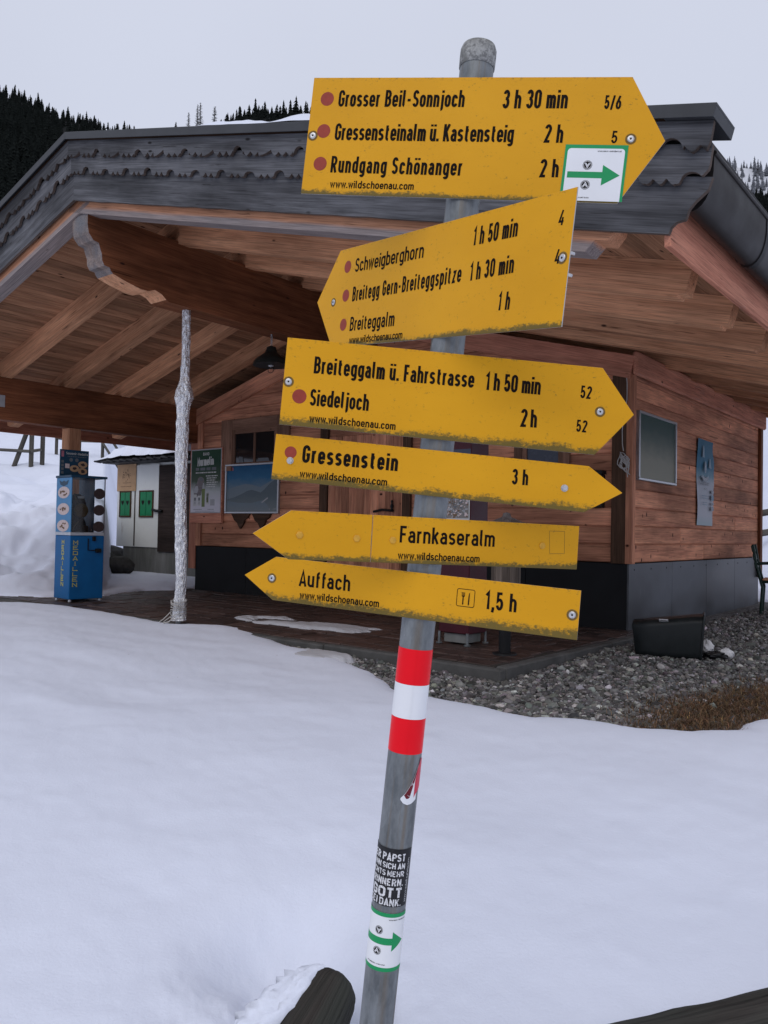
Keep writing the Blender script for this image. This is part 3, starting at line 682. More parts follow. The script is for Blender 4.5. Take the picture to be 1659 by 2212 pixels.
# dry grass tuft patch (stuff)
gp = [(1.52, 4.68), (1.70, 4.93), (1.96, 5.3), (2.4, 5.62), (2.98, 6.0), (3.3, 5.6), (2.6, 5.02), (2.42, 4.92), (2.06, 4.62), (1.75, 4.57)]
n = 17000; r = rng.random((n*6, 2)); q = np.c_[1.4+r[:, 0]*2.1, 4.5+r[:, 1]*1.7]
sd_ = sdist(q[:, 0], q[:, 1], gp); q = q[sd_ < rng.normal(-.08, .17, len(q))][:n]; n = len(q)
th = rng.random(n)*2*PI; ln = rng.uniform(.025, .085, n); lean = rng.uniform(.4, 1.3, n); wd = rng.uniform(.0013, .003, n)
base = np.c_[q, ground(q[:, 0], q[:, 1])-.01]; dr = np.c_[np.cos(th), np.sin(th), np.zeros(n)]; sd2 = np.c_[-np.sin(th), np.cos(th), np.zeros(n)]
mid = base+dr*(ln*.5*np.sin(lean*.6))[:, None]+np.array([0, 0, 1])*(ln*.55)[:, None]
tip = base+dr*(ln*np.sin(lean))[:, None]+np.array([0, 0, 1])*(ln*np.maximum(.12, np.cos(lean)))[:, None]
V = np.stack([base-sd2*wd[:, None], base+sd2*wd[:, None], mid+sd2*wd[:, None]*.8, mid-sd2*wd[:, None]*.8, tip+sd2*wd[:, None]*.2, tip-sd2*wd[:, None]*.2], 1)
o6 = (np.arange(n)*6)[:, None]; F = np.concatenate([o6+np.array([0, 1, 2, 3]), o6+np.array([3, 2, 4, 5])])
gc = np.array([.105, .058, .027])*rng.lognormal(0, .5, n)[:, None]*(1+rng.normal(0, .08, (n, 3)))
tag(np_mesh('dry_grass', V.reshape(-1, 3), F, 'drygrass', False, np.repeat(gc.clip(.01, .5), 6, 0)), kind='stuff', label='brown dead grass between the gravel and the snow', cat='grass')

# porch paving in the house frame
house_ref = lambda o: (setattr(o, 'location', HO), setattr(o, 'rotation_euler', (0, 0, RZ)), o)[2]
pv = MB(); X = -7.95; row = 0
yy = -2.955
while yy < .0:
    X = -8.1-random.random()*.3; dpt = .215
    while X < .13:
        wv = random.choice((.20, .30, .30, .42)); x1 = min(X+wv, .148); 
        if x1-X > .06:
            dz = random.gauss(0, .0035)+.012*math.sin(X*1.3)*math.cos(yy*1.7)*.3
            pv.box(((X+x1)/2, yy+dpt/2, -.03+dz), (x1-X-.008, dpt-.008, .06), ch=.006, tone=random.uniform(.6, 1.45),
                   rot=Matrix.Rotation(random.gauss(0, .006), 3, 'X')@Matrix.Rotation(random.gauss(0, .006), 3, 'Y'))
        X = x1
    yy += dpt
tag(house_ref(pv.build('paving', 'paver')), kind='structure')
pb = MB().bx(-8.5, .15, -2.96, .0, -.2, -.011)
tag(house_ref(pb.build('paving_bed', 'joint')), kind='structure')
kb = MB()
X = -8.4
while X < .15:
    x1 = min(X+.98, .26); kb.bx(X, x1-.006, -3.055, -2.962, -.22, -.012+random.gauss(0, .003), ch=.012); X += .98
for i in range(3): kb.bx(.155, .255, -2.955+i*.985, -2.955+(i+1)*.985-.006, -.22, -.012+random.gauss(0, .003), ch=.012)
tag(house_ref(kb.build('kerb', 'kerb')), kind='structure')

# thin slush left on the paving and along the kerb
def slush(x0, x1, y0, y1, thr, z0, seed, name, shape):
    nx, ny = 200, 110; xs, ys = np.meshgrid(np.linspace(x0, x1, nx), np.linspace(y0, y1, ny))
    u_ = (xs-x0)/(x1-x0); v_ = (ys-y0)/(y1-y0); env = np.minimum(np.minimum(u_, 1-u_)*4, np.minimum(v_, 1-v_)*3).clip(0, 1)
    h = (fbm(xs*1.6+seed, ys*3.2, 5)+.5)*shape(u_, v_)*env
    z = np.where(h > thr, z0+.035*(1-np.exp(-(h-thr)*14)), z0-.02+(h-thr)*.3)
    z += .004*fbm(xs*14, ys*14, 2)
    i, j = np.meshgrid(np.arange(ny-1), np.arange(nx-1), indexing='ij'); k0 = (i*nx+j).ravel()
    V = np.c_[xs.ravel(), ys.ravel(), z.ravel()]; F = np.c_[k0, k0+1, k0+nx+1, k0+nx]; keep = (h.ravel()[F] > thr-.09).any(1)
    tag(house_ref(np_mesh(name, V, F[keep], 'slush', True)), kind='structure')
slush(-4.1, -1.35, -2.6, -1.75, .40, .0, 2, 'snow_patch', lambda u_, v_: .75+.35*np.sin(u_*3.1))
slush(-2.3, -.75, -3.75, -2.98, .36, -.045, 8, 'snow_patch', lambda u_, v_: .9+.1*u_)

# ------------------------------------------------------------------ hills and forest
CX0, CY0 = 829.5, 1106.
HP = [(-3000, 420), (-1500, 250), (-900, 190), (-300, 160), (0, 207), (75, 238), (125, 258), (180, 268), (220, 284), (270, 296), (320, 306), (360, 304), (440, 291), (470, 268), (550, 250), (668, 252), (800, 300), (1000, 360), (1400, 480), (1560, 435), (1620, 425), (1659, 412), (1900, 340), (2600, 260), (4200, 400)]
def elev(px, py):      # viewing slope of a ridge point given by where the photograph shows it
    return math.tan(math.atan((CY0-py)/1726)+PITCH)*1.0-ROLL*(px-CX0)/1726*-1
ra = np.array([math.atan((p[0]-CX0)/1726) for p in HP]); rt = np.array([elev(p[0], p[1])*math.cos(math.atan((p[0]-CX0)/1726)) for p in HP])
D1 = 620.
def hill_z(x, y, rt=rt, D=D1):
    d = np.hypot(x, y); a = np.arctan2(x, y); e = np.interp(a, ra, rt)
    t = ((d-140)/(D-140)).clip(0, 1.4)
    z = 12+(1+e*D-12)*np.where(t < 1, t**1.25, 1-.55*(t-1))
    return z+14*fbm(x*.011, y*.011, 4)*sst(0, .3, t)*(1-sst(.8, 1, t)*.8)
angs2 = np.linspace(-1.1, 1.1, 240); rads2 = np.linspace(120, 830, 70)
tag(polar(angs2, rads2, hill_z, 'hills', 'hill'), kind='structure')
HP2 = [(-3000, 1000), (1300, 900), (1450, 420), (1560, 352), (1600, 356), (1659, 362), (1800, 330), (2300, 300), (4200, 500)]
ra2 = np.array([math.atan((p[0]-CX0)/1726) for p in HP2]); rt2 = np.array([elev(*p)*math.cos(math.atan((p[0]-CX0)/1726)) for p in HP2]); D2 = 1500.
def hill2_z(x, y):
    d = np.hypot(x, y); a = np.arctan2(x, y); e = np.interp(a, ra2, rt2); t = ((d-800)/(D2-800)).clip(0, 1.4)
    return -30+(31+e*D2)*np.where(t < 1, t, 1-.5*(t-1))+20*fbm(x*.006, y*.006, 4)
tag(polar(np.linspace(.2, 1.1, 90), np.linspace(820, 1900, 50), hill2_z, 'snowy_mountain', 'hillsnow'), kind='structure')

def conifer_arrays(seed, tiers=9, k=11, spread=.19, top=.0, bare=0.):
    r_ = np.random.default_rng(seed); V = []; F = []
    for i in range(6): a = 2*PI*i/6; V += [(.014*math.cos(a), .014*math.sin(a), 0), (.003*math.cos(a), .003*math.sin(a), .97)]
    for i in range(6): j = (i+1) % 6; F += [(2*i, 2*j, 2*j+1), (2*i, 2*j+1, 2*i+1)]
    for t in range(tiers):
        h0 = .06+.90*t/tiers; R = spread*(1-(t/tiers)**1.15*.95)*r_.uniform(.8, 1.2); hh = .20*(1-t/tiers*.5)
        o = len(V); ph = r_.random()*6.28; V.append((r_.normal(0, .006), r_.normal(0, .006), min(h0+hh, 1)))
        for j in range(2*k):
            a = ph+PI*j/k; rr = R*(r_.uniform(.75, 1.25) if j % 2 == 0 else r_.uniform(.3, .5)); V.append((rr*math.cos(a), rr*math.sin(a), h0-(.035 if j % 2 == 0 else -.02)*r_.uniform(.4, 1.6)))
        for j in range(2*k): F.append((o, o+1+j, o+1+(j+1) % (2*k)))
    return np.array(V), np.array(F)
variants = [conifer_arrays(s_, t_, k_, sp) for s_, t_, k_, sp in ((1, 8, 7, .24), (2, 9, 6, .20), (3, 8, 6, .22), (4, 10, 7, .19))]
def forest(name, pos, hts, mat, label):
    Vs = []; Fs = []; o = 0
    for i, (p, h) in enumerate(zip(pos, hts)):
        V, F = variants[i % 4]; a = i*2.4; c, s_ = math.cos(a), math.sin(a)
        W_ = np.c_[V[:, 0]*c-V[:, 1]*s_, V[:, 0]*s_+V[:, 1]*c, V[:, 2]]*h+p; Vs.append(W_); Fs.append(F+o); o += len(V)
    return tag(np_mesh(name, np.concatenate(Vs), np.concatenate(Fs), mat), kind='stuff', label=label, cat='forest')
n = 5900; a = np.concatenate([rng.uniform(-.52, -.12, 4200), rng.uniform(.38, .56, 1300), rng.uniform(-.12, .38, 400)]); d = 170+(D1-165)*rng.random(n)**.8
x, y = d*np.sin(a), d*np.cos(a); z = hill_z(x, y)
forest('forest', np.c_[x, y, z-1], np.interp(d, [150, 480, 560, 620], [9, 15, 13, 8])*np.where(np.abs(a+.27) < .045, .45, 1)*rng.uniform(.6, 1.2, n), 'conifer', 'dense dark conifer forest covering the hillsides behind the hut roof')
n = 650; a = rng.uniform(.37, .56, n); d = 1120+390*rng.random(n)**.6; x, y = d*np.sin(a), d*np.cos(a)
forest('forest', np.c_[x, y, hill2_z(x, y)-1], rng.uniform(14, 27, n), 'frostfir', 'pale frosted fir forest on the snowy far mountain at the right edge')

# trees one can tell apart along the skyline
tree_me = []
for i, (V, F) in enumerate([conifer_arrays(21, 10, 7, .26), conifer_arrays(22, 9, 7, .30), conifer_arrays(23, 11, 6, .23), conifer_arrays(24, 8, 6, .27), conifer_arrays(25, 10, 8, .21)]):
    o = np_mesh('conifer', V, F, 'conifer'); tree_me.append(o.data); bpy.data.objects.remove(o)
def skyline(px, top_py, hgt, mesh, name, label, cat, group):
    a_ = math.atan((px-CX0)/1726); D = D1-2; e = elev(px, top_py)*math.cos(a_)
    o = bpy.data.objects.new(name, mesh); COL.objects.link(o)
    o.location = (D*math.sin(a_), D*math.cos(a_), 1+e*D-hgt); q_ = random.uniform(.8, 1.25); o.scale = (hgt*q_, hgt*q_, hgt); o.rotation_euler = (random.gauss(0, .025), random.gauss(0, .025), random.random()*6)
    return tag(o, label, cat, group)
LT = [(2, 186), (14, 194), (27, 199), (38, 204), (47, 207), (56, 205), (66, 215), (78, 222), (88, 229), (99, 236), (110, 238), (119, 235), (133, 245), (146, 249), (161, 243), (172, 252), (181, 259), (196, 263), (207, 269), (222, 265), (231, 272), (243, 262), (256, 269), (265, 271), (279, 285), (295, 283), (306, 287), (313, 284)]
for i, (px, py) in enumerate(LT): skyline(px+random.uniform(-4, 4), py-3+random.uniform(-5, 9), random.uniform(11, 18), tree_me[i*2 % 5], 'conifer', 'dark conifer on the crest of the left hill, left of the roof ridge', 'conifer tree', 'conifers along the left crest')
RT = [(468, 241), (480, 235), (491, 228), (500, 221), (511, 226), (521, 222), (532, 216), (543, 221), (552, 213), (563, 219), (574, 221), (585, 219), (596, 217), (607, 214), (618, 213), (629, 219), (640, 217), (650, 219), (661, 225), (668, 222), (454, 254), (446, 262)]
for i, (px, py) in enumerate(RT): skyline(px+random.uniform(-4, 4), py-2+random.uniform(-6, 10), random.uniform(19, 28), tree_me[(i*3+1) % 5], 'conifer', 'dark conifer in the clump above the roof beside the top yellow sign', 'conifer tree', 'conifers above the roof')
for i, (px, py) in enumerate(RT): skyline(px+6+random.uniform(-5, 5), py+6+random.uniform(-6, 12), random.uniform(16, 25), tree_me[(i+2) % 5], 'conifer', 'dark conifer in the clump above the roof beside the top yellow sign', 'conifer tree', 'conifers above the roof')
skyline(358, 262, 12, tree_me[0], 'conifer', 'small lone dark conifer above the roof left of the bare larches', 'conifer tree', None)
def larch(seed):
    r_ = random.Random(seed); mb = MB(); mb.tube([(0, 0, 0), (r_.uniform(-.01, .01), 0, .5), (0, 0, 1)], [.012, .009, .003], 5)
    for i in range(150):
        h = .22+.77*(i/150); L = .17*(1-h*.75)*r_.uniform(.5, 1.25); a = r_.random()*6.28
        mb.tube([(0, 0, h), (L*.6*math.cos(a), L*.6*math.sin(a), h-.012), (L*math.cos(a), L*math.sin(a), h-.015+r_.uniform(-.01, .02))], [.006, .0052, .003], 3, cap=False)
    return mb
for i, (px, py, h, lb) in enumerate(((386, 243, 17, 'bare thin larch on the skyline, leftmost of the bare larches'), (405, 224, 23, 'bare larch on the skyline, left one of the close pair of tall larches'), (412, 221, 24, 'bare larch on the skyline, right one of the close pair and tallest'), (443, 229, 22, 'bare larch on the skyline with a round crown, nearest the dark clump'))):
    o = larch(i).build('larch', 'barelarch'); me = o.data; bpy.data.objects.remove(o)
    skyline(px, py, h, me, 'larch', lb, 'larch tree', 'bare larches on the skyline')

# ------------------------------------------------------------------ the wooden hut (house frame: X along the front, Y into the depth)
hut = empty('wooden_hut', HO, RZ)
tag(hut, 'reddish wooden mountain hut with a deep overhanging gable roof and dark sheet plinth', 'hut')
WD, DP, XR, ZR, SL = 7.22, 5.18, -3.61, 4.615, .2785
CA = math.cos(math.atan(SL)); SA = math.sin(math.atan(SL))
zt = lambda X: ZR-SL*abs(X-XR)
YF = -4.397
def frame(side):
    return (Matrix(((CA, 0, SA), (0, 1, 0), (-SA, 0, CA))) if side > 0 else Matrix(((-CA, 0, -SA), (0, -1, 0), (-SA, 0, CA))))
def slope_box(mb, side, t0, t1, y0, y1, o0, o1, **k):
    """box along the roof slope: t along the slope from the ridge, offsets o measured downward at right angles to it"""
    M = frame(side); c = Vector((XR, 0, ZR))+M@Vector(((t0+t1)/2, 0, -(o0+o1)/2)); c.y = (y0+y1)/2
    mb.box(c, (t1-t0, y1-y0, abs(o1-o0)), rot=M, **k)
TX = lambda X: abs(X-XR)/CA

# walls: round-edged log boards
def wall_boards(mb, horiz, lo, hi, z0, z1, n, face, thick, clip=None):
    h = (z1-z0)/n
    for i in range(n):
        a, b = z0+i*h, z0+(i+1)*h; l, r = lo, hi
        if clip: l, r = clip(b)
        if r-l < .1: continue
        # split each course into two or three lengths
        cuts = [l]+sorted(random.uniform(l+.15*(r-l), r-.15*(r-l)) for _ in range(random.choice((0, 0, 1))))+[r]
        for p, q in zip(cuts, cuts[1:]):
            if horiz: mb.bx(p+.0008, q-.0008, face, face+thick, a+.001, b-.001, grain=0, ch=.011)
            else: mb.bx(face-thick, face, p+.0008, q-.0008, a+.001, b-.001, grain=1, ch=.011)
fw = MB(); wall_boards(fw, True, -WD, 0, .715, 2.88, 11, -.03, .06)
hgt = .1665; zc = 2.88
while zc < 3.80:
    lo = XR-(ZR-.66-(zc+hgt))/SL; hi = 2*XR-lo
    if hi-lo > .3: wall_boards(fw, True, lo, hi, zc, zc+hgt, 1, -.03, .06)
    zc += hgt
fw.build('front_wall', 'siding', hut)
sw = MB(); wall_boards(sw, False, .031, DP, .715, 2.88, 11, .03, .06); sw.build('side_wall', 'siding', hut)
lw = MB(); wall_boards(lw, False, .031, DP, .715, 2.88, 13, -WD+.03, .06); lw.build('side_wall', 'siding', hut)
bw = MB(); wall_boards(bw, True, -WD, 0, .715, 2.88, 13, DP+.002, .06); bw.build('back_wall', 'siding', hut)
inr = MB().bx(-WD+.05, -.05, .06, DP-.06, .05, 2.85); inr.build('interior_core', 'void', hut)
# plinth of dark sheets with seams and screws
pl = MB()
for i in range(4): pl.bx(.0, .022, -.0+i*DP/4+(.003 if i else -.03), (i+1)*DP/4-.003, -.3, .705, ch=.002)
side_pl = pl.build('plinth', 'plinth', hut)
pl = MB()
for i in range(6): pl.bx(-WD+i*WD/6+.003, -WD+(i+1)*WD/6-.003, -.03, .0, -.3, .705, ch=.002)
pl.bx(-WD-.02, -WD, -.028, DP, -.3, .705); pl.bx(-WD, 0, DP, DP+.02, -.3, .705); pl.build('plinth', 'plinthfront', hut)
for i in range(11): MB().lathe([(.011, 0), (.010, .003), (0, .004)], (.022, .12+i*.49, .64), 8, M=Matrix.Rotation(PI/2, 3, 'Y')).build('screw', 'blackiron', side_pl)
# corner boards and wall trim
for n_, (x0, x1, y0, y1, z0, z1, m) in enumerate(((-.17, -.012, -.062, -.031, .705, 2.72, 'darktrim'), (-.012, .060, -.062, -.031, .705, 2.72, 'siding'), (.031, .060, -.030, .035, .705, 2.72, 'siding'), (.031, .075, DP-.10, DP+.02, .40, 2.86, 'beam'), (-WD, -WD+.13, -.062, -.031, .715, 2.88, 'siding'), (-WD-.18, -WD-.012, -.05, .03, .34, 2.86, 'eave'))):
    MB().bx(x0, x1, y0, y1, z0, z1, grain=2).build('corner_board', m, hut)
for side in (1, -1):
    mb = MB(); slope_box(mb, side, TX(-3.60)+.19, TX(.06)+.215, -.095, -.031, .66, .90, tone=1.15); mb.build('gable_trim', 'eave' if side > 0 else 'siding', hut)
mb = MB().bx(.0605, .115, -.098, DP+.05, 2.70, 2.955, grain=1, ch=.02, tone=1.2); mb.build('wall_plate', 'eave', hut)

# roof body, soffit, rafters
Y1 = 6.0
rb = MB()
for side in (1, -1):
    slope_box(rb, side, 0, TX(1.93)+.10, -4.30, Y1, .055, .40)
    slope_box(rb, side, 0, TX(2.04), -4.37, Y1, .0, .05)
rb.build('roof', 'roofsheet', hut)
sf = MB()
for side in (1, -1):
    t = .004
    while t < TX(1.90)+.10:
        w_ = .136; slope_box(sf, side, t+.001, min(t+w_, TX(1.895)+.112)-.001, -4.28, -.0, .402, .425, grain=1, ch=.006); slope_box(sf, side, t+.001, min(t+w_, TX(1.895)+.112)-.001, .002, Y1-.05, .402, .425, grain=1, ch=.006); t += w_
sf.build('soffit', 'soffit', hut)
for side in (1, -1):
    for Y in (-3.20, -2.30, -1.40, -.50, .8, 1.7, 2.6, 3.5, 4.4, 5.3):
        mb = MB(); M = frame(side); y = Y
        te = TX(1.70)+.125; o0, o1 = .4265, .645
        prof = [(.02, -o0), (.02, -o1), (te-.05, -o1), (te-.045, -o1+.02), (te, -o1+.03), (te, -o0)]
        e1 = M@Vector((1, 0, 0)); e2 = M@Vector((0, 0, 1))
        org = Vector((XR, y+.07 if side > 0 else y-.07, ZR))
        mb.prism(prof, org, e1, e2, .14, tone=random.uniform(.9, 1.15)); mb.build('rafter', 'rafter', hut)
    mb = MB(); M = frame(side); e1 = M@Vector((1, 0, 0)); e2 = M@Vector((0, 0, 1)); te = TX(1.66)+.125
    prof = [(.0, -.4265), (.0, -.665), (te-.14, -.665), (te-.10, -.60), (te-.03, -.60), (te, -.54), (te, -.4265)]
    mb.prism(prof, Vector((XR, -4.15 if side > 0 else -4.30, ZR)), e1, e2, .15, goff=(random.uniform(0, 50), 0, 3)); mb.build('verge_rafter', 'verge', hut)
    x0, x1 = (1.90, 1.935) if side > 0 else (2*XR-1.935, 2*XR-1.90)
    mb = MB().bx(x0, x1, -4.325, Y1, zt(1.92)-.64, zt(1.92)-.36, grain=1, ch=.004); mb.build('eave_board', 'eave', hut)

# carved bargeboards
PER = .318
def lower_notch(x):
    p = ((x-(-3.025)+PER/2) % PER)-PER/2           # 0 at the middle of the big arch
    a = abs(p)
    if a < .058: return .072*math.sqrt(max(0, 1-(p/.058)**2))**.8
    q = (a-.058)/(PER/2-.058)*1.5                  # scallops with cusps between
    s_ = q % 1
    return .042*abs(2*s_-1)**1.5*(1 if q > .35 else .3)
def upper_notch(x):
    p = (x-(-3.173)) % (PER*2)
    if p < .11: return .078*math.sqrt(max(0, 1-((p-.055)/.055)**2))**.9
    if .275 < p < .41: return .062*((p-.275)/.135)**1.7
    q = (p-.11)/.0825 if p < .275 else (p-.41)/.0753
    return .042*abs(2*(q % 1)-1)**1.4
def barge(side, y0, y1, top, bot, notch, endc, tone):
    XE = endc[-1][0]; L = abs(XE-XR); n = int(L/.0065); mb = MB(); xs = [XR+L*i/n for i in range(n+1)]; V = []; g = []; F = []
    go = random.uniform(0, 50)
    for x in xs:
        jit = .55+.6*float(vnoise(np.array([x*4.1+side*7+bot*30]), np.array([.5]))[0]); bo = bot-(notch(x+.012*float(vnoise(np.array([x*5.]), np.array([bot*50]))[0]))*jit if notch else 0)+.006*float(vnoise(np.array([x*6.+side]), np.array([bot*90+3.]))[0])
        if x > endc[0][0]: bo = min(bo, float(np.interp(x, [e[0] for e in endc], [e[1] for e in endc])))
        bo = max(bo, top+.001)
        X = x if side > 0 else 2*XR-x
        for yy_, o in ((y0, top), (y0, bo), (y1, bo), (y1, top)):
            V.append((X, yy_, zt(x)-o)); g.append(((x-XR)+go, yy_*5, o+side*3))
    mm = []
    for i in range(n):
        for a, b, m in ((0, 1, 0), (1, 2, 1), (2, 3, 0), (3, 0, 0)):
            q = [4*i+a, 4*i+b, 4*i+4+b, 4*i+4+a]; F.append(q if side > 0 else q[::-1]); mm.append(m)
    F.append([0, 3, 2, 1] if side > 0 else [0, 1, 2, 3]); mm.append(0); o = 4*n; F.append([o, o+1, o+2, o+3] if side > 0 else [o+3, o+2, o+1, o]); mm.append(0)
    mb.add(V, F, g, tone, mm); mb.build('bargeboard', ['grey', 'grey_rim'], hut)
END3 = [(1.935, .585), (1.942, .555), (1.97, .525), (2.015, .51), (2.03, .46), (2.06, .42), (2.12, .36), (2.14, .30)]
END2 = [(2.07, .345), (2.09, .32), (2.135, .27), (2.15, .155)]
END1 = [(2.13, .20), (2.15, .15), (2.165, .055)]
for side in (1, -1):
    barge(side, -4.358, -4.33, .30, .585, None, END3, 1.0)
    barge(side, -4.392, -4.366, .155, .352, lower_notch, END2, 1.05)
    barge(side, -4.426, -4.400, .055, .205, upper_notch, END1, .8)
    mb = MB(); slope_box(mb, side, 0, TX(2.14), -4.415, -4.33, .012, .10); mb.build('verge_batten', 'darktrim', hut)
    mb = MB(); slope_box(mb, side, -.0, TX(2.185), -4.462, -4.17, -.012, -.0005, ch=.001); slope_box(mb, side, 0, TX(2.185), -4.464, -4.456, -.010, .052, ch=.001); slope_box(mb, side, TX(1.95), TX(2.185), -4.4555, -4.17, .0, .05, ch=.001)
    mb.build('verge_flashing', 'roofmetal', hut)
# snow lying on the right slope
nx, ny = 120, 90; tt, yy_ = np.meshgrid(np.linspace(TX(-2.45), TX(.75), nx), np.linspace(-4.425, 5.7, ny))
u_ = (tt-tt.min())/(tt.max()-tt.min()); v_ = (yy_+4.425)/10.13
th = .085*np.clip(u_*4, 0, 1)*np.clip((1-u_)*9, 0, 1)*np.clip(v_*400, .25, 1)*np.clip((1-v_)*20, 0, 1)*(.8+1.0*(fbm(tt*1.6, yy_*1.4, 4)+.25))
th = np.maximum(th, .0)+.006; M = frame(1)
P3 = [[tuple(Vector((XR, 0, ZR))+M@Vector((float(tt[i, j]), 0, float(th[i, j])))+Vector((0, float(yy_[i, j]), 0))) for j in range(nx)] for i in range(ny)]
sn = MB().grid(P3); sn.build('roof_snow', 'roofsnow', hut)

# ridge beam with its carved head, left purlin with post
prof = [(.3, 3.29), (-3.36, 3.285), (-3.40, 3.30), (-3.46, 3.345), (-3.54, 3.365), (-3.62, 3.335), (-3.70, 3.335), (-3.86, 3.365), (-4.01, 3.405), (-4.035, 3.43), (-4.045, 3.455), (-4.10, 3.46), (-4.125, 3.50), (-4.13, 3.56), (-4.155, 3.62), (-4.165, 3.655), (-4.22, 3.665), (-4.27, 3.72), (-4.285, 3.80), (-4.285, 3.90), (-4.27, 3.935), (.3, 3.935)]
mb = MB(); mb.prism(prof, (XR+.13, 0, 0), (0, 1, 0), (0, 0, 1), .001, tone=1)
mb = MB(); mb.prism(prof, (XR-.13, 0, 0), (0, 1, 0), (0, 0, 1), .26, mside=1, tone=1.1); rbm = mb.build('ridge_beam', ['beam', 'endgrain', 'rafter'], hut)
for p_ in rbm.data.polygons:       # bottom and top stay brown, only the carved head is weathered
    if p_.material_index == 1 and p_.center.y > -4.02: p_.material_index = 2 if p_.center.y < -3.42 else 0
MB().bx(-WD-.2, -WD, -4.22, .0, 2.38, 2.945, grain=1, ch=.008).build('eave_beam', 'beam', hut)
MB().bx(-WD-.20, -WD-.002, -2.29, -2.11, -.02, 2.379, grain=2, ch=.006).build('roof_post', 'rafter', hut)
# gutter along the right eave
gp_ = []
for yv in np.linspace(-4.30, 6.0, 22):
    row = []
    for a in np.linspace(0, PI, 15): row.append((2.03+.10*math.cos(a), float(yv), 2.85-.255*math.sin(a)**.75))
    gp_.append(row)
gt = MB().grid(gp_)
gt.grid([[(p[0]*.97+.0609, p[1], p[2]+.008) for p in r] for r in gp_], flip=True)
gt.add([p for p in gp_[0]], [list(range(15))], None, 1., 0)
gt.tube([(2.13, -4.30, 2.855), (2.13, 6.0, 2.855)], .012, 8)
gut = gt.build('gutter', 'gutter', hut)
for yv in (-3.28, -1.2, .9, 3.):
    MB().grid([[(2.03+.105*math.cos(a), yv+d_, 2.85-.262*math.sin(a)**.75) for a in np.linspace(0, PI, 15)] for d_ in (-.03, .03)]).build('gutter_joint', 'blackiron', gut)

# ---- front window, door, second window
def window(x0, x1, z0, z1, mull, outer, mat='winframe'):
    w = MB(); ox0, ox1, oz0, oz1 = outer
    w.bx(ox0, x0-.06, -.068, -.031, oz0, oz1, grain=2); w.bx(x1+.06, ox1, -.068, -.031, oz0, oz1, grain=2)
    w.bx(x0-.0605, x1+.0605, -.066, -.031, z1+.06, oz1, grain=0)
    f = w.build('window', mat, hut)
    fr_ = MB()
    fr_.bx(x0-.06, x0, -.058, -.031, z0-.03, z1+.06, grain=2); fr_.bx(x1, x1+.06, -.058, -.031, z0-.03, z1+.06, grain=2)
    fr_.bx(x0+.0005, x1-.0005, -.057, -.031, z1, z1+.0595, grain=0); fr_.bx(x0+.0005, x1-.0005, -.062, -.031, z0-.03, z0, grain=0)
    for m_x in mull: fr_.bx(m_x-.022, m_x+.022, -.056, -.031, z0+.0005, z1-.0005, grain=2)
    fr_.build('frame', mat, f)
    xs = [x0]+list(mull)+[x1]
    for a, b in zip(xs, xs[1:]): MB().bx(a+.001, b-.001, -.040, -.032, z0+.001, z1-.001).build('pane', 'glass', f)
    return f
wnd = window(-6.30, -5.42, 2.02, 2.47, [-5.855], (-6.62, -5.10, 1.90, 2.70))
for xa, xb, za in ((-6.22, -6.10, .085), (-5.78, -5.52, .05)):
    MB().prism([(xa, 2.022), (xb, 2.022), (xb-.03, 2.022+za), (xa+.01, 2.022+za*1.1)], (0, -.044, 0), (1, 0, 0), (0, 0, 1), .003).build('paper_in_window', 'dimgrey', wnd)
wn2 = window(-1.20, -.80, 1.45, 2.02, [], (-1.36, -.66, 1.38, 2.12))
for o in wn2.children:
    if o.name.startswith('pane'): o.data.materials[0] = MAT['bluegrey']
dr = MB(); X = -4.30
while X < -3.0: dr.bx(X+.001, X+.127, -.062, -.032, .30, 2.30, grain=2, ch=.005); X += .128
dr_o = dr.build('door', 'siding', hut)
for x0, x1 in ((-4.46, -4.315), (-2.99, -2.86)): MB().bx(x0, x1, -.075, -.031, .28, 2.44, grain=2).build('door_frame', 'darktrim', dr_o)
hd = MB(); hd.tube([(-3.45, -.085, 1.26), (-3.30, -.095, 1.285), (-3.12, -.085, 1.27)], .016, 8); hd.lathe([(.03, 0), (.012, .03), (.024, .06), (.008, .10), (.016, .125), (0, .15)], (-3.14, -.09, 1.27), 10)
hd.build('door_handle', 'blackiron', dr_o)
# dark carved brackets under the picture
for xc in (-6.13, -5.66):
    MB().prism([(xc-.21, 1.232), (xc+.21, 1.232), (xc+.17, 1.17), (xc+.10, 1.14), (xc+.07, 1.07), (xc+.015, 1.02), (xc, 1.0), (xc-.03, 1.03), (xc-.07, 1.09), (xc-.14, 1.13), (xc-.17, 1.18)], (0, -.031, 0), (1, 0, 0), (0, 0, 1), .035).build('carved_bracket', 'darktrim', hut)

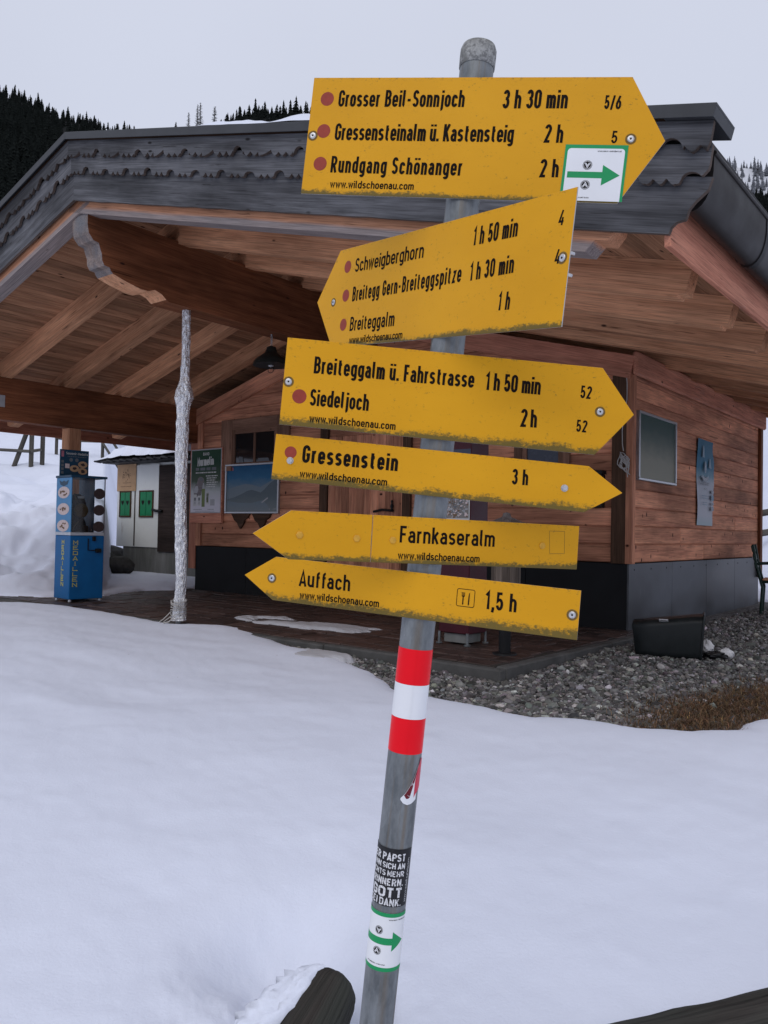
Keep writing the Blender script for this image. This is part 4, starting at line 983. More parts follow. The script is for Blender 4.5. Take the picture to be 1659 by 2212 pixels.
# ------------------------------------------------------------------ things on and around the hut
def hthing(name, X, Y, z, label, cat, group=None, rz=0.):
    return tag(empty(name, h2w(X, Y, z), RZ+rz), label, cat, group)
EX, EZ = (1, 0, 0), (0, 0, 1)
def flat(org, e1, e2, n=None):
    org = Vector(org); e1 = Vector(e1); e2 = Vector(e2); nn = e1.cross(e2)
    return lambda x, y, l=0: org+e1*x+e2*y+nn*(.0009+.00012*l)
def rect(mb, x0, x1, y0, y1, f3, mi=0, lift=0.):
    mb.add([f3(x0, y0, lift), f3(x1, y0, lift), f3(x1, y1, lift), f3(x0, y1, lift)], [[0, 1, 2, 3]], [(0, 0, 0), (1, 0, 0), (1, 1, 0), (0, 1, 0)], 1., mi)
def poly(mb, pts, f3, mi=0, lift=0.):
    xs = [p[0] for p in pts]; ys = [p[1] for p in pts]; wx = max(xs)-min(xs) or 1; wy = max(ys)-min(ys) or 1
    a = sum(pts[i-1][0]*pts[i][1]-pts[i][0]*pts[i-1][1] for i in range(len(pts)))
    if a < 0: pts = pts[::-1]
    mb.add([f3(p[0], p[1], lift) for p in pts], [list(range(len(pts)))], [((p[0]-min(xs))/wx, (p[1]-min(ys))/wy, 0) for p in pts], 1., mi)
def lines(mb, x0, x1, y, h, f3, mi, r_, lift=1):
    """a row of small illegible print"""
    x = x0
    while x < x1:
        w_ = min(r_.uniform(1.2, 4)*h, x1-x); rect(mb, x, x+w_, y, y+h, f3, mi, lift); x += w_+h*.7
rr = random.Random(3)

# green advertising board left of the window
t = hthing('advertising_board', -6.955, -.066, 1.08, 'tall wooden board with the green and white Murmelin poster by the left hut corner', 'poster board')
MB().bx(-.40, .40, -.02, .03, 0, 1.20, ch=.004).build('backing_board', 'eave', t)
MB().bx(-.375, .385, -.0235, -.0195, .16, 1.188, ch=.001).build('poster_border', 'palegrey', t)
P = MB(); f = flat((0, -.0235, 0), EX, EZ)
W_ = .36
rect(P, -W_, .37, .175, 1.17, f, 0)
lettering(P, 'BANO', -.07, 1.085, .08, 1.085, .045, f, .2, 1)
lettering(P, 'Murmelin', -.21, .915, .20, .93, .135, f, .17, 1)
for i, (y, h, m) in enumerate(((.845, .045, 6), (.80, .018, 1))): lines(P, -.25, .26, y, h, f, m, rr, 2)
for i in range(6): lines(P, .03 if i else .01, .30-.03*(i % 3), .745-i*.034, .016, f, 1, rr, 2)
poly(P, [(-.29, .47), (-.30, .53), (-.26, .60), (-.21, .64), (-.19, .71), (-.15, .745), (-.09, .74), (-.05, .72), (-.03, .68), (-.06, .64), (-.08, .60), (-.08, .53), (-.10, .45), (-.17, .42), (-.25, .42)], f, 2, 2)
poly(P, [(-.16, .72), (-.11, .735), (-.06, .715), (-.05, .69), (-.10, .675), (-.15, .69)], f, 6, 3)
poly(P, [(-.29, .48), (-.29, .54), (-.24, .60), (-.19, .60), (-.17, .54), (-.20, .48)], f, 5, 3)
for x0, x1, z0, z1, m in ((-.30, -.21, .27, .46, 1), (-.19, -.11, .28, .44, 1), (-.085, -.005, .26, .55, 3), (-.06, -.035, .55, .64, 5), (.02, .10, .30, .50, 1), (.035, .085, .33, .48, 3), (.13, .24, .28, .38, 5)):
    rect(P, x0, x1, z0, z1, f, m, 4)
for x0, z0 in ((-.275, .36), (-.17, .36), (-.275, .30), (-.17, .30), (.155, .31)): rect(P, x0, x0+.045, z0, z0+.05, f, 6 if z0 > .33 else 5, 6)
lines(P, -.29, -.07, .215, .008, f, 4, rr, 2); lines(P, .07, .22, .215, .008, f, 4, rr, 2); lines(P, -.24, .24, .187, .006, f, 4, rr, 2)
P.build('poster', ['murmel', 'pale', 'marmotfur', 'greygreen', 'dimgrey', 'palegrey', 'dimgrey'], t)

def framed(name, X, Y, z, w_, h, rz, label, mats, draw):
    t = hthing(name, X, Y, z, label, 'framed picture', None, rz)
    F = MB(); b = .028
    F.bx(-w_/2, w_/2, -.035, .012, 0, b, ch=.004); F.bx(-w_/2, w_/2, -.035, .012, h-b, h, ch=.004)
    F.bx(-w_/2, -w_/2+b, -.034, .012, b+.0005, h-b-.0005, ch=.004); F.bx(w_/2-b, w_/2, -.034, .012, b+.0005, h-b-.0005, ch=.004)
    F.build('frame', 'alu', t)
    P = MB(); f = flat((0, -.012, 0), EX, EZ); rect(P, -w_/2+b, w_/2-b, b, h-b, f); draw(P, f); P.build('print', mats, t)
    return t
def d1(P, f):
    poly(P, [(-.575, .36), (-.45, .40), (-.3, .43), (-.15, .45), (0, .44), (.12, .41), (.2, .40), (.3, .44), (.45, .50), (.575, .54), (.575, .03), (-.575, .03)], f, 4, 2)
    poly(P, [(-.575, .22), (-.4, .25), (-.22, .30), (-.1, .345), (0, .36), (.1, .34), (.2, .315), (.28, .36), (.4, .45), (.575, .54), (.575, .03), (-.575, .03)], f, 1, 3)
    poly(P, [(-.575, .20), (-.3, .165), (0, .16), (.25, .2), (.35, .13), (.42, .05), (.42, .03), (-.575, .03)], f, 4, 4)
    rect(P, -.565, -.43, .665, .715, f, 2, 3); rect(P, .45, .575, .66, .715, f, 2, 3)
    lettering(P, 'KAS ALM', .36, .05, .54, .05, .032, f, .15, 3)
    poly(P, [(.22, .17), (.36, .245), (.365, .225), (.235, .155)], f, 3, 6)
framed('mountain_picture', -5.90, -.035, 1.235, 1.21, .765, 0, 'framed faded mountain panorama with blue sky on the front wall below the window', ['pano', 'panoridge', 'pinktag', 'palegrey', 'panofar'], d1)
framed('bleached_picture', .036, .695, 1.605, 1.17, .75, PI/2, 'framed sun bleached greenish picture on the side wall next to the corner', ['faded'], lambda P, f: None)

# tall narrow banner on the side wall
t = hthing('banner', .036, 2.41, 1.155, 'tall narrow blue and white poster on the side wall right of the bleached picture', 'poster', None, PI/2)
P = MB(); n_ = 18; V = []; g = []
for i in range(n_+1):
    y = 1.105*i/n_
    for j in range(7):
        x = -.32+.645*j/6; edge = (.012*math.sin(y*11)+.012*math.sin(y*23+1))*(j/6)
        V.append((x+edge, -.012-.010*math.sin(y*7+j*.6)-.012*(j/6)*abs(math.sin(y*5)), y)); g.append((j/6, i/n_, 0))
P.add(V, [[i*7+j, i*7+j+1, (i+1)*7+j+1, (i+1)*7+j] for i in range(n_) for j in range(6)], g, 1., 0, True)
P.build('poster_sheet', 'banner', t)
P = MB(); f = flat((0, -.041, 0), EX, EZ)
lettering(P, 'Jrambam', -.29, .52, .08, .515, .055, f, .12, 0); lettering(P, '620', -.14, .455, .0, .455, .03, f, .14, 0)
for i, (a, b, y) in enumerate(((-.22, .05, .375), (-.22, .03, .345), (-.18, .0, .29), (-.2, .01, .262))): lines(P, a, b, y, .009, f, 2, rr)
for y0, y1, m in ((.42, .46, 1), (.33, .40, 2), (.27, .30, 1), (.195, .25, 1)): rect(P, .17, .275, y0, y1, f, m, 1)
poly(P, [(-.21, .645), (-.20, .60), (-.15, .575), (-.02, .57), (.03, .59), (.06, .645), (-.0, .625), (-.1, .61)], f, 1, 1)
poly(P, [(-.12, .70), (-.11, .80), (-.07, .835), (-.04, .80), (-.02, .70), (-.06, .72)], f, 2, 1); poly(P, [(-.1, .68), (-.09, .77), (-.06, .80), (-.06, .67)], f, 1, 2)
poly(P, [(-.20, .87), (-.19, 1.0), (-.16, 1.03), (-.13, .98), (-.12, .87)], f, 2, 1); poly(P, [(.05, .75), (.09, .87), (.12, .87), (.17, .74)], f, 2, 1)
P.build('print', ['dimgrey', 'bluegrey', 'paleblue'], t)

# small mail box by the corner
t = hthing('mailbox', -.37, -.033, 1.30, 'dark flat box on the front wall near the right corner, half behind a yellow sign', 'mailbox')
MB().bx(-.12, .12, -.10, 0, 0, .36, ch=.008).build('box_body', 'blackiron', t)
MB().prism([(-.135, .361), (.135, .361), (.125, .40), (-.125, .40)], (0, 0, 0), EX, EZ, .115).build('lid', 'blackiron', t)

# string coil on the corner
st = MB(); pts = [(-.02, -.075, 2.78), (0, -.08, 2.62), (.0, -.08, 2.45), (-.03, -.075, 2.3), (-.05, -.075, 2.12), (-.045, -.08, 1.98), (-.03, -.085, 1.9)]
st.tube(pts, .005, 6); r_ = random.Random(9)
for k_ in range(7):
    cx_, cz_ = -.02+r_.uniform(-.02, .03), 1.80+r_.uniform(-.08, .06); q = [(cx_+(.035+.03*r_.random())*math.cos(a+k_), -.085-.012*r_.random(), cz_+(.05+.04*r_.random())*math.sin(a+k_*.8)) for a in np.linspace(0, 6.3, 12)]
    st.tube(q, .005, 5)
st.tube([(.0, -.09, 1.75), (.015, -.095, 1.68), (.02, -.09, 1.62)], .005, 5)
o = st.build('string', 'twine'); house_ref(o); tag(o, 'thin pale string hanging in a tangled loop on the hut corner board', 'string')

# notice on the eave beam
o = MB().bx(-7.218, -7.212, -3.42, -3.215, 2.545, 2.70, ch=.001).build('notice', 'palegrey'); house_ref(o); tag(o, 'small white notice pinned on the brown beam at the left picture edge', 'notice')

# pendant lamp
t = hthing('pendant_lamp', XR, -1.83, 2.92, 'black enamel pendant lamp hanging on a chain from the carved ridge beam', 'lamp')
MB().lathe([(.215, .0), (.205, .035), (.18, .07), (.12, .115), (.075, .15), (.06, .19), (.055, .215), (.02, .23), (.0, .235)], seg=28).lathe([(.21, .001), (.195, .04), (.11, .11), (.05, .15), (0, .155)], seg=28).build('lamp_shade', 'lampshade', t)
MB().lathe([(0, -.02), (.03, -.01), (.04, .03), (.03, .07), (.02, .1)], seg=14).build('bulb', 'palegrey', t)
ch_ = MB()
for i in range(5):
    zc = .25+i*.03; q = [(math.cos(a)*.011*(i % 2), math.cos(a)*.011*((i+1) % 2), zc+math.sin(a)*.019) for a in np.linspace(0, 2*PI, 9)]; ch_.tube(q, .0035, 5, cap=False)
ch_.tube([(0, 0, .36), (0, 0, .372)], .01, 6); ch_.build('chain', 'alu', t)
MB().tube([(math.cos(a)*.05, 0, -.05+math.sin(a)*.035) for a in np.linspace(-.2, 2*PI-.2, 14)], .004, 5).build('hook', 'blackiron', t)

# foil wrapped pole under the ridge beam
r_ = random.Random(5); P = MB(); rows = []; H_ = 3.31; nz = 170
for i in range(nz+1):
    z = .03+(H_-.03)*i/nz; base_r = float(np.interp(z, [0, .18, .3, .9, 1.5, 2.2, 2.30, 2.36, 2.43, 2.52, 2.6, 3.0, 3.31], [.085, .060, .056, .062, .060, .066, .078, .098, .090, .064, .050, .044, .046]))
    row = []
    for j in range(28):
        a = 2*PI*j/28; nn = float(fbm(np.array([a*1.8+z*2.]), np.array([z*5.]), 3)[0]); n2_ = abs(float(fbm(np.array([a*4.+z*3]), np.array([z*9.-a*2]), 3)[0]))
        rad = base_r*(1+.40*nn-.28*n2_); row.append((rad*math.cos(a)+.012*math.sin(z*2.3), rad*math.sin(a)+.010*math.sin(z*3.1), z))
    rows.append(row)
P.grid(rows, wrap=True, smooth=False)
t = hthing('wrapped_pole', XR, -3.055, 0, 'slim pole wrapped in crinkled silver foil standing under the carved ridge beam', 'pole')
P.build('foil_wrap', 'foil', t)
MB().tube([(0, 0, -.02), (0, 0, H_-.005)], .03, 12).build('core_pole', 'steel', t)
tw = MB()
for k_ in range(7):
    zc = .06+.028*k_; tw.tube([((.075+.01*r_.random())*math.cos(a), (.075+.01*r_.random())*math.sin(a), zc+.02*math.sin(a+k_)+.04*r_.random()*math.sin(a*.5)) for a in np.linspace(0, 2*PI, 18)], .005, 5)
for q in ([(.06, -.03, .17), (.13, -.06, .22), (.18, -.05, .26), (.2, -.06, .25)], [(.05, -.05, .2), (.1, -.09, .19), (.14, -.08, .245)], [(-.06, -.05, .12), (-.12, -.1, .04), (-.15, -.13, .01)], [(-.05, -.06, .07), (-.08, -.12, .02), (-.03, -.16, .01), (.04, -.15, .03), (.07, -.1, .08)]): tw.tube(q, .006, 6)
tw.build('twine', 'twine', t)

# ------------------------------------------------------------------ medal vending machine
t = tag(empty('medal_machine', (-4.2339, 10.551, .0)), 'blue souvenir medal vending machine with glass case and yellow lettering, left of the foil pole', 'vending machine')
ea = Vector((.7245, -.6893, 0)); eb = Vector((.6893, .7245, 0))   # along the narrow left face, and into the depth
t.rotation_euler = (0, 0, math.atan2(ea.y, ea.x))
# local: x along the left face (0.44 wide), y depth (0.46); visible faces are y = -0 (front-left) and x = +.22 (right side)
MW, MD = .22, .47
MB().bx(-MW, MW, 0, MD, .035, .87, ch=.008).build('cabinet', 'blue', t)
for x, y in ((-.19, .03), (.19, .03), (-.19, .44), (.19, .44)): MB().lathe([(.018, 0), (.022, .012), (.014, .036)], (x, y, .0), 12).build('foot', 'silver', t)
MB().bx(-MW-.002, MW+.002, -.002, MD+.002, .871, .912, ch=.003).build('metal_band', 'silver', t)
MB().bx(-MW, MW-.0, .0, .012, .913, 1.63, ch=.002).build('case_panel', 'bluelight', t)
MB().bx(-MW, MW, MD-.16, MD-.15, .913, 1.63, ch=.002).build('back_panel', 'bluedark', t)
MB().bx(MW-.006, MW, .013, MD, .913, 1.63, ch=.001).build('glass_case', 'clear', t)
MB().bx(-MW-.012, MW+.012, -.012, MD+.02, 1.631, 1.662, ch=.004).build('top_cover', 'bluedark', t)
MB().bx(MW-.013, MW-.001, MD-.012, MD, .913, 1.63).build('corner_bar', 'alu', t)
L_ = MB(); f = flat((0, -.0005, 0), EX, EZ)
for i, ch in enumerate('MEDAILLEN'): 
    z = .755-i*.069; w_ = .075 if ch != 'I' else .016
    lettering(L_, ch, .02-w_/2, z, .02+w_/2, z, .052, f, .24)
    for sx in (-w_/2, w_/2): rect(L_, .02+sx*.8-.008, .02+sx*.8+.008, z-.002, z+.005, f, 0, 5)
L_.build('lettering', 'gold', t); L_ = MB()
f2 = flat((MW+.0005, 0, 0), (0, 1, 0), EZ)
for i, ch in enumerate('MEDAILLEN'):
    z = .755-i*.069; w_ = .065 if ch != 'I' else .01
    lettering(L_, ch, .075-w_/2, z, .075+w_/2, z, .05, f2, .17)
    for sx in (-w_/2, w_/2): rect(L_, .075+sx*.8-.01, .075+sx*.8+.01, z-.002, z+.005, f2, 0, 5)
L_.build('lettering', 'gold', t)
D_ = MB(); f = flat((0, -.002, 0), EX, EZ)
for z in (1.435, 1.215, .995):
    D_.disc((0.0, -.0005, z), .078, EX, EZ, 28, 0, .003, rx=.17)
    q = [(rr.uniform(-.09, .09), z+rr.uniform(-.035, .035)) for _ in range(9)]
    for x, y in q: poly(D_, [(x+.035*math.cos(a)*rr.uniform(.5, 1), y+.016*math.sin(a)*rr.uniform(.5, 1)) for a in np.linspace(0, 2*PI, 8)[:-1]], f, 1, 16+rr.random()*5)
poly(D_, [(-.14, 1.60), (-.06, 1.575), (0, 1.59), (.06, 1.575), (.14, 1.60), (.10, 1.54), (0, 1.515), (-.10, 1.54)], f, 2, 2)
D_.build('medal_picture', ['disc', 'tanprint', 'bluedark'], t)
for z in (1.43, 1.21, .99): MB().disc((MW+.0012, .385, z), .072, (0, 1, 0), EZ, 26, 0, .003, rx=.08).build('medal_disc', 'discdark', t)
# press inside the case
M1 = MB()
M1.lathe([(.11, .915), (.13, .95), (.12, 1.05), (.08, 1.12), (.10, 1.2), (.12, 1.3), (.09, 1.38), (.04, 1.42)], (.06, .15, 0), 16); M1.bx(-.1, .18, .1, .26, .915, 1.0)
M1.build('press', 'machine', t)
M2 = MB(); M2.lathe([(.09, -.015), (.1, 0), (.09, .015)], (.17, .16, 1.2), 22, M=Matrix.Rotation(PI/2, 3, 'Y'))
M2.tube([(.17, .16, 1.2), (.19, .1, 1.3), (.195, .05, 1.42)], .008, 6); M2.tube([(.18, .05, .93), (.19, .07, 1.0), (.19, .12, 1.06)], .005, 6)
for a in range(4): M2.disc((.188, .16+.05*math.cos(a*1.57), 1.2+.05*math.sin(a*1.57)), .012, (0, 1, 0), EZ, 10, 0, .002)
M2.build('press_wheel', 'brass', t)
M3 = MB(); M3.bx(MW, MW+.03, .30, .34, .80, .86); M3.tube([(MW+.015, .24, .83), (MW+.015, .24, .68), (MW+.03, .30, .675), (MW+.03, .4, .67)], .008, 8); M3.bx(MW, MW+.05, .345, .41, .645, .70)
M3.build('crank', 'blackiron', t)
MB().bx(.13, .17, .12, .2, 1.36, 1.39).bx(.15, .19, .31, .38, .93, .97).build('price_tag', 'pale', t)
S_ = MB().bx(-.16, -.14, .0, .40, 1.663, 2.02, ch=.003)
hd_ = S_.build('header_sign', 'bluedark', t)
hd_.location = (.0, .0, 0)
H2_ = MB(); f = flat((-.1395, .20, 0), (0, 1, 0), EZ)
lettering(H2_, 'Souvenir-Medaille', -.12, 1.955, .185, 1.955, .034, f, .15, 0)
rect(H2_, -.185, -.15, 1.92, 2.0, f, 2, 1); lines(H2_, -.1, .17, 1.925, .01, f, 3, rr)
for x, z in ((-.05, 1.885), (.03, 1.885)): poly(H2_, [(x+.025*math.cos(a), z+.025*math.sin(a)) for a in np.linspace(0, 6.28, 17)[:-1]], f, 3, 2)
for x, z in ((.0, 1.77), (.115, 1.83), (.115, 1.74)):
    poly(H2_, [(x+.066*math.cos(a), z+.045*math.sin(a)) for a in np.linspace(0, 6.28, 25)[:-1]], f, 4, 3+x*9); poly(H2_, [(x+.04*math.cos(a)*rr.uniform(.6, 1.1), z+.024*math.sin(a)*rr.uniform(.6, 1.1)) for a in np.linspace(0, 6.28, 13)[:-1]], f, 5, 6+x*9)
for i in range(4): rect(H2_, -.185, -.15, 1.69+i*.05, 1.725+i*.05, f, 3, 2)
rect(H2_, -.13, -.07, 1.77, 1.83, f, 6, 2)
H2_.build('header_print', ['pale', 'gold', 'pinktag', 'dimgrey', 'tan', 'discdark', 'disc'], hd_)

# ------------------------------------------------------------------ little white shed
t = hthing('garden_shed', -10.9, 1.6, 0, 'low white shed with green shutters, dark door and snowy roof behind the porch', 'shed')
def sx(X): return X+10.9
sb = MB(); sb.bx(sx(-12.03), sx(-11.375), -.02, .02, .58, 2.32); sb.bx(sx(-11.365), sx(-10.555), -.02, .02, .58, 2.30); sb.bx(sx(-12.03), sx(-8.1), .03, 1.7, .58, 2.46)
sb.build('wall', 'whitepaint', t)
for x in (-11.37,): MB().bx(sx(x)-.02, sx(x)+.02, -.03, -.0205, .60, 2.25, grain=2).build('cover_strip', 'greywood', t)
MB().bx(sx(-11.8), sx(-7.5), -.0, 1.7, -.4, .578).build('foundation', 'concrete', t)
dd_ = MB().bx(sx(-10.54), sx(-9.5), -.03, .025, .50, 2.27).build('door', 'door', t)
MB().tube([(sx(-10.70), -.06, 1.36), (sx(-10.55), -.07, 1.33), (sx(-10.38), -.05, 1.33)], .028, 8).build('door_bolt', 'blackiron', dd_)
MB().bx(sx(-9.49), sx(-8.1), -.015, .025, .58, 2.27).build('side_panel', 'door', t)
MB().tube([(sx(-9.40), -.08, .70), (sx(-9.40), -.08, 2.05)], .022, 8).build('drain_pipe', 'palegrey', t)
for x0, x1 in ((-11.89, -11.53), (-11.17, -10.74)):
    s1 = MB(); s1.bx(sx(x0)-.03, sx(x0), -.045, -.0205, 1.20, 1.76); s1.bx(sx(x1), sx(x1)+.03, -.045, -.0205, 1.20, 1.76); s1.bx(sx(x0)+.0005, sx(x1)-.0005, -.044, -.0205, 1.20, 1.23); s1.bx(sx(x0)+.0005, sx(x1)-.0005, -.044, -.0205, 1.73, 1.76)
    wn = s1.build('window', 'darktrim', t); xm = (x0+x1)/2
    for a, b in ((x0, xm), (xm, x1)):
        sh = MB().bx(sx(a)+.008, sx(b)-.008, -.038, -.0205, 1.232, 1.728).build('shutter', 'shutter', wn)
        c = sx((a+b)/2); hp = [(.05*16*math.sin(q)**3/16, .05*(13*math.cos(q)-5*math.cos(2*q)-2*math.cos(3*q)-math.cos(4*q))/16) for q in np.linspace(0, 2*PI, 21)[:-1]]
        H_o = MB(); poly(H_o, [(c+p[0], 1.51+p[1]*1.3) for p in hp], flat((0, -.0385, 0), EX, EZ), 0, 3); 
        H_o.build('heart_cutout', 'void', t if False else wn)
rf = MB(); fr0 = Vector((0, -.55, 2.36)); bk = Vector((0, 1.9, 3.0))
for i in range(22):
    x0 = sx(-12.2)+i*.235
    rf.box((x0+.12, .68, 2.665), (.245, 2.45, .035), rot=Matrix.Rotation(math.atan2(.64, 2.45), 3, 'X')@Matrix.Rotation(.14, 3, 'Y'), ch=.012)
rf.bx(sx(-12.0), sx(-7.4), -.42, .02, 2.325, 2.36, grain=0)
rfo = rf.build('roof', 'tile', t)
nx, ny = 150, 50; P3 = []
for j in range(ny):
    row = []
    for i in range(nx):
        x = sx(-12.12)+5.0*i/(nx-1); v = j/(ny-1); y = -.53+2.5*v+.05*math.sin(x*13)*(1-v)
        th = .20*min(1, v*14+.25)*min(1, (i/(nx-1))*10, (1-i/(nx-1))*40)*(.7+.35*abs(math.sin((x*1/.265)*PI*.5))+float(fbm(np.array([x*1.3]), np.array([y*1.3]), 3)[0])); row.append((x, y, 2.385+.2612*(y+.53)+th))
    P3.append(row)
MB().grid(P3).build('roof_snow', 'roofsnow', rfo)
o = MB().bx(-.345, .345, -.004, .004, 0, .58, ch=.001); P = MB()
t2 = hthing('notice_sheet', -11.68, 1.565, 1.755, 'tan paper with small brown drawing pinned on the white shed above its left window', 'poster')
o.build('sheet', 'tan', t2); f = flat((0, -.004, 0), EX, EZ)
for i in range(26):
    a = rr.random()*6.28; r0 = .14*math.sqrt(rr.random()); x, y = r0*math.cos(a), .33+r0*.95*math.sin(a); poly(P, [(x+.022*math.cos(q)*rr.uniform(.3, 1), y+.022*math.sin(q)*rr.uniform(.3, 1)) for q in np.linspace(0, 6.28, 8)[:-1]], f, 0, 1+i % 9)
lines(P, -.2, .2, .09, .015, f, 0, rr); lines(P, -.12, .16, .17, .012, f, 0, rr)
P.build('drawing', 'tanprint', t2)
# rocks beside the shed foundation
for i, (X, Y, r0) in enumerate(((-12.05, 1.15, .42), (-11.55, .95, .34), (-11.25, .70, .30), (-10.75, .85, .26), (-12.45, 1.6, .5))):
    P = MB(); rows = []
    for a in np.linspace(.02, PI-.02, 12):
        rows.append([((r0*math.sin(a)*math.cos(b)*1.25)*(1+.5*float(fbm(np.array([math.cos(b)*1.6+i*5]), np.array([math.sin(b)*1.6+a*1.4]), 3)[0])), r0*math.sin(a)*math.sin(b)*(1+.5*float(fbm(np.array([math.cos(b)*1.5+i]), np.array([a*1.7+math.sin(b)]), 3)[0])), .75*r0*math.cos(a)) for b in np.linspace(0, 2*PI, 19)[:-1]])
    P.grid(rows, wrap=True, smooth=False); o = P.build('rock', 'rock', None, h2w(X, Y, .22)); o.rotation_euler = (0, 0, i)
    tag(o, 'dark rough boulder at the left foot of the white shed, half under snow', 'rock', 'boulders by the shed')

# ------------------------------------------------------------------ dark red vending cabinet on the porch
t = tag(empty('red_cabinet', (.735, 7.30, 0), RZ), 'dark red vending cabinet with a pebble picture on the porch behind the signpost', 'vending machine')
MB().bx(-.16, .16, -.15, .15, .10, 1.86, ch=.008).build('cabinet', 'winered', t)
MB().bx(-.12, .12, -.12, .12, .015, .095).build('base_plate', 'concrete', t)
for x, y in ((-.15, -.15), (.15, -.15), (.15, .15), (-.15, .15)): MB().tube([(x, y, 0), (x, y, .11)], .012, 8).lathe([(.03, 0), (.03, .012)], (x, y, 0), 10).build('foot', 'steel', t)
f = flat((0, -.1525, 0), EX, EZ); P = MB()
rect(P, -.145, .155, 1.08, 1.75, f, 0); rect(P, -.135, .145, 1.13, 1.32, f, 1, 1)
for i in range(150):
    x, y = rr.uniform(-.125, .135), rr.uniform(1.14, 1.31); s0 = rr.uniform(.006, .014); poly(P, [(x+s0*math.cos(a), y+s0*.8*math.sin(a)) for a in np.linspace(0, 6.28, 9)[:-1]], f, rr.choice((2, 3, 4, 5)), 2+i*.02)
lines(P, -.06, .08, 1.10, .014, f, 5, rr); rect(P, -.145, .155, 1.36, 1.75, f, 6, 1); poly(P, [(-.04, 1.40), (.02, 1.40), (.03, 1.55), (-.01, 1.62), (-.05, 1.55)], f, 5, 3)
P.build('pebble_poster', ['pale', 'photo_grey', 'disc', 'tanprint', 'palegrey', 'dimgrey', 'bluegrey'], t)
# log litter bin on a black leg
t = tag(empty('log_bin', (1.02, 6.64, 0), RZ), 'round wooden slat bin with small roof on a black leg beside the red cabinet', 'litter bin')
P = MB()
for k_ in range(12):
    a = 2*PI*k_/12; P.box((.105*math.cos(a), .105*math.sin(a), .76), (.03, .058, .60), rot=Matrix.Rotation(a, 3, 'Z'), grain=2, ch=.008)
P.lathe([(.09, .47), (.1, .48), (.1, 1.04)], seg=14); P.build('barrel', 'bark', t)
MB().tube([(0, 0, 0), (0, 0, .48)], .05, 12).lathe([(.10, -.01), (.10, .015), (.06, .02)], seg=14).build('leg', 'blackiron', t)
P = MB(); 
for k_ in range(12): a = 2*PI*k_/12; P.box((.09*math.cos(a), .09*math.sin(a), 1.105), (.19, .075, .02), rot=Matrix.Rotation(a, 3, 'Z')@Matrix.Rotation(.35, 3, 'Y'), grain=0, ch=.004)
P.lathe([(.04, 1.13), (.03, 1.17), (0, 1.18)], seg=10); P.build('bin_roof', 'greywood', t)

# ------------------------------------------------------------------ tipped plastic bin with litter
t = tag(empty('tipped_bin', (2.37, 7.30, -.075)), 'dark plastic bin lying on its side on the gravel in front of the side plinth', 'bin')
ax_ = Vector((.93, -.33, 0)).normalized(); t.rotation_euler = (0, 0, math.atan2(ax_.y, ax_.x)-.04); t.scale = (.87, 1, 1.03)
def rrect(w_, h, r0, n_=5):
    q = []
    for cx_, cy_, a0 in ((w_/2-r0, h-r0, 0), (-w_/2+r0, h-r0, 90), (-w_/2+r0, r0, 180), (w_/2-r0, r0, 270)): q += arc(cx_, cy_, r0, r0, a0, a0+90, n_)
    return q
P = MB(); secs = []
for x, w_, h in ((-.06, .26, .27), (-.05, .30, .30), (.10, .32, .325), (.30, .345, .345), (.50, .365, .37), (.565, .372, .378)):
    secs.append([(x+.10*(1-p[1]/h)*(-.0 if x > -.055 else .25)+(.10*p[1]/h*(-.35) if x < .0 else 0)+(.03*p[1]/h if x > .5 else 0), p[0], p[1]) for p in rrect(w_, h, .06)])
m = len(secs[0]); P.grid([s+[s[0]] for s in secs]); P.grid([[(p[0]+.02, p[1]*.95, .006+p[2]*.955) for p in s+[s[0]]] for s in secs[1:]], flip=True)
P.add(secs[0], [list(range(m))], None, 1., 0); bo = P.build('bin_body', 'binplastic', t)
for o_ in (bo,): pass
P = MB(); rim = secs[-1]; P.tube([(p[0]+.006, p[1]*1.02, p[2]*1.015-.002) for p in rim+[rim[0]]], .011, 8); P.build('rim', 'binplastic', t)
MB().box((.22, -.155, .322), (.09, .012, .045), rot=Matrix.Rotation(.9, 3, 'X')).build('sticker', 'palegrey', t)
def crumple(name, loc, r0, mat, seed, label, cat, sq=(1, 1, .7)):
    P = MB(); rows = []
    for a in np.linspace(.02, PI-.02, 11):
        rows.append([tuple(r0*q*(1+.8*float(fbm(np.array([math.cos(b)*2.2+seed*3+math.cos(a)]), np.array([math.sin(b)*2.2+a*2]), 3)[0])) for q in (math.sin(a)*math.cos(b)*sq[0], math.sin(a)*math.sin(b)*sq[1], math.cos(a)*sq[2])) for b in np.linspace(0, 2*PI, 16)[:-1]])
    P.grid(rows, wrap=True, smooth=False); return tag(P.build(name, mat, None, loc), label, cat)
crumple('crumpled_paper', (3.04, 7.08, -.02), .06, 'paper', 1, 'crumpled white paper lying on the gravel right of the tipped bin', 'litter', (1.2, .8, .7))
crumple('crumpled_paper', (2.90, 7.14, .02), .07, 'paper', 2, 'crumpled pale paper spilling out of the mouth of the tipped bin', 'litter', (.8, .9, 1.))
crumple('plastic_bag', (2.93, 7.05, -.035), .075, 'leather', 3, 'black plastic scrap on the gravel below the mouth of the tipped bin', 'litter', (1.5, .9, .5))

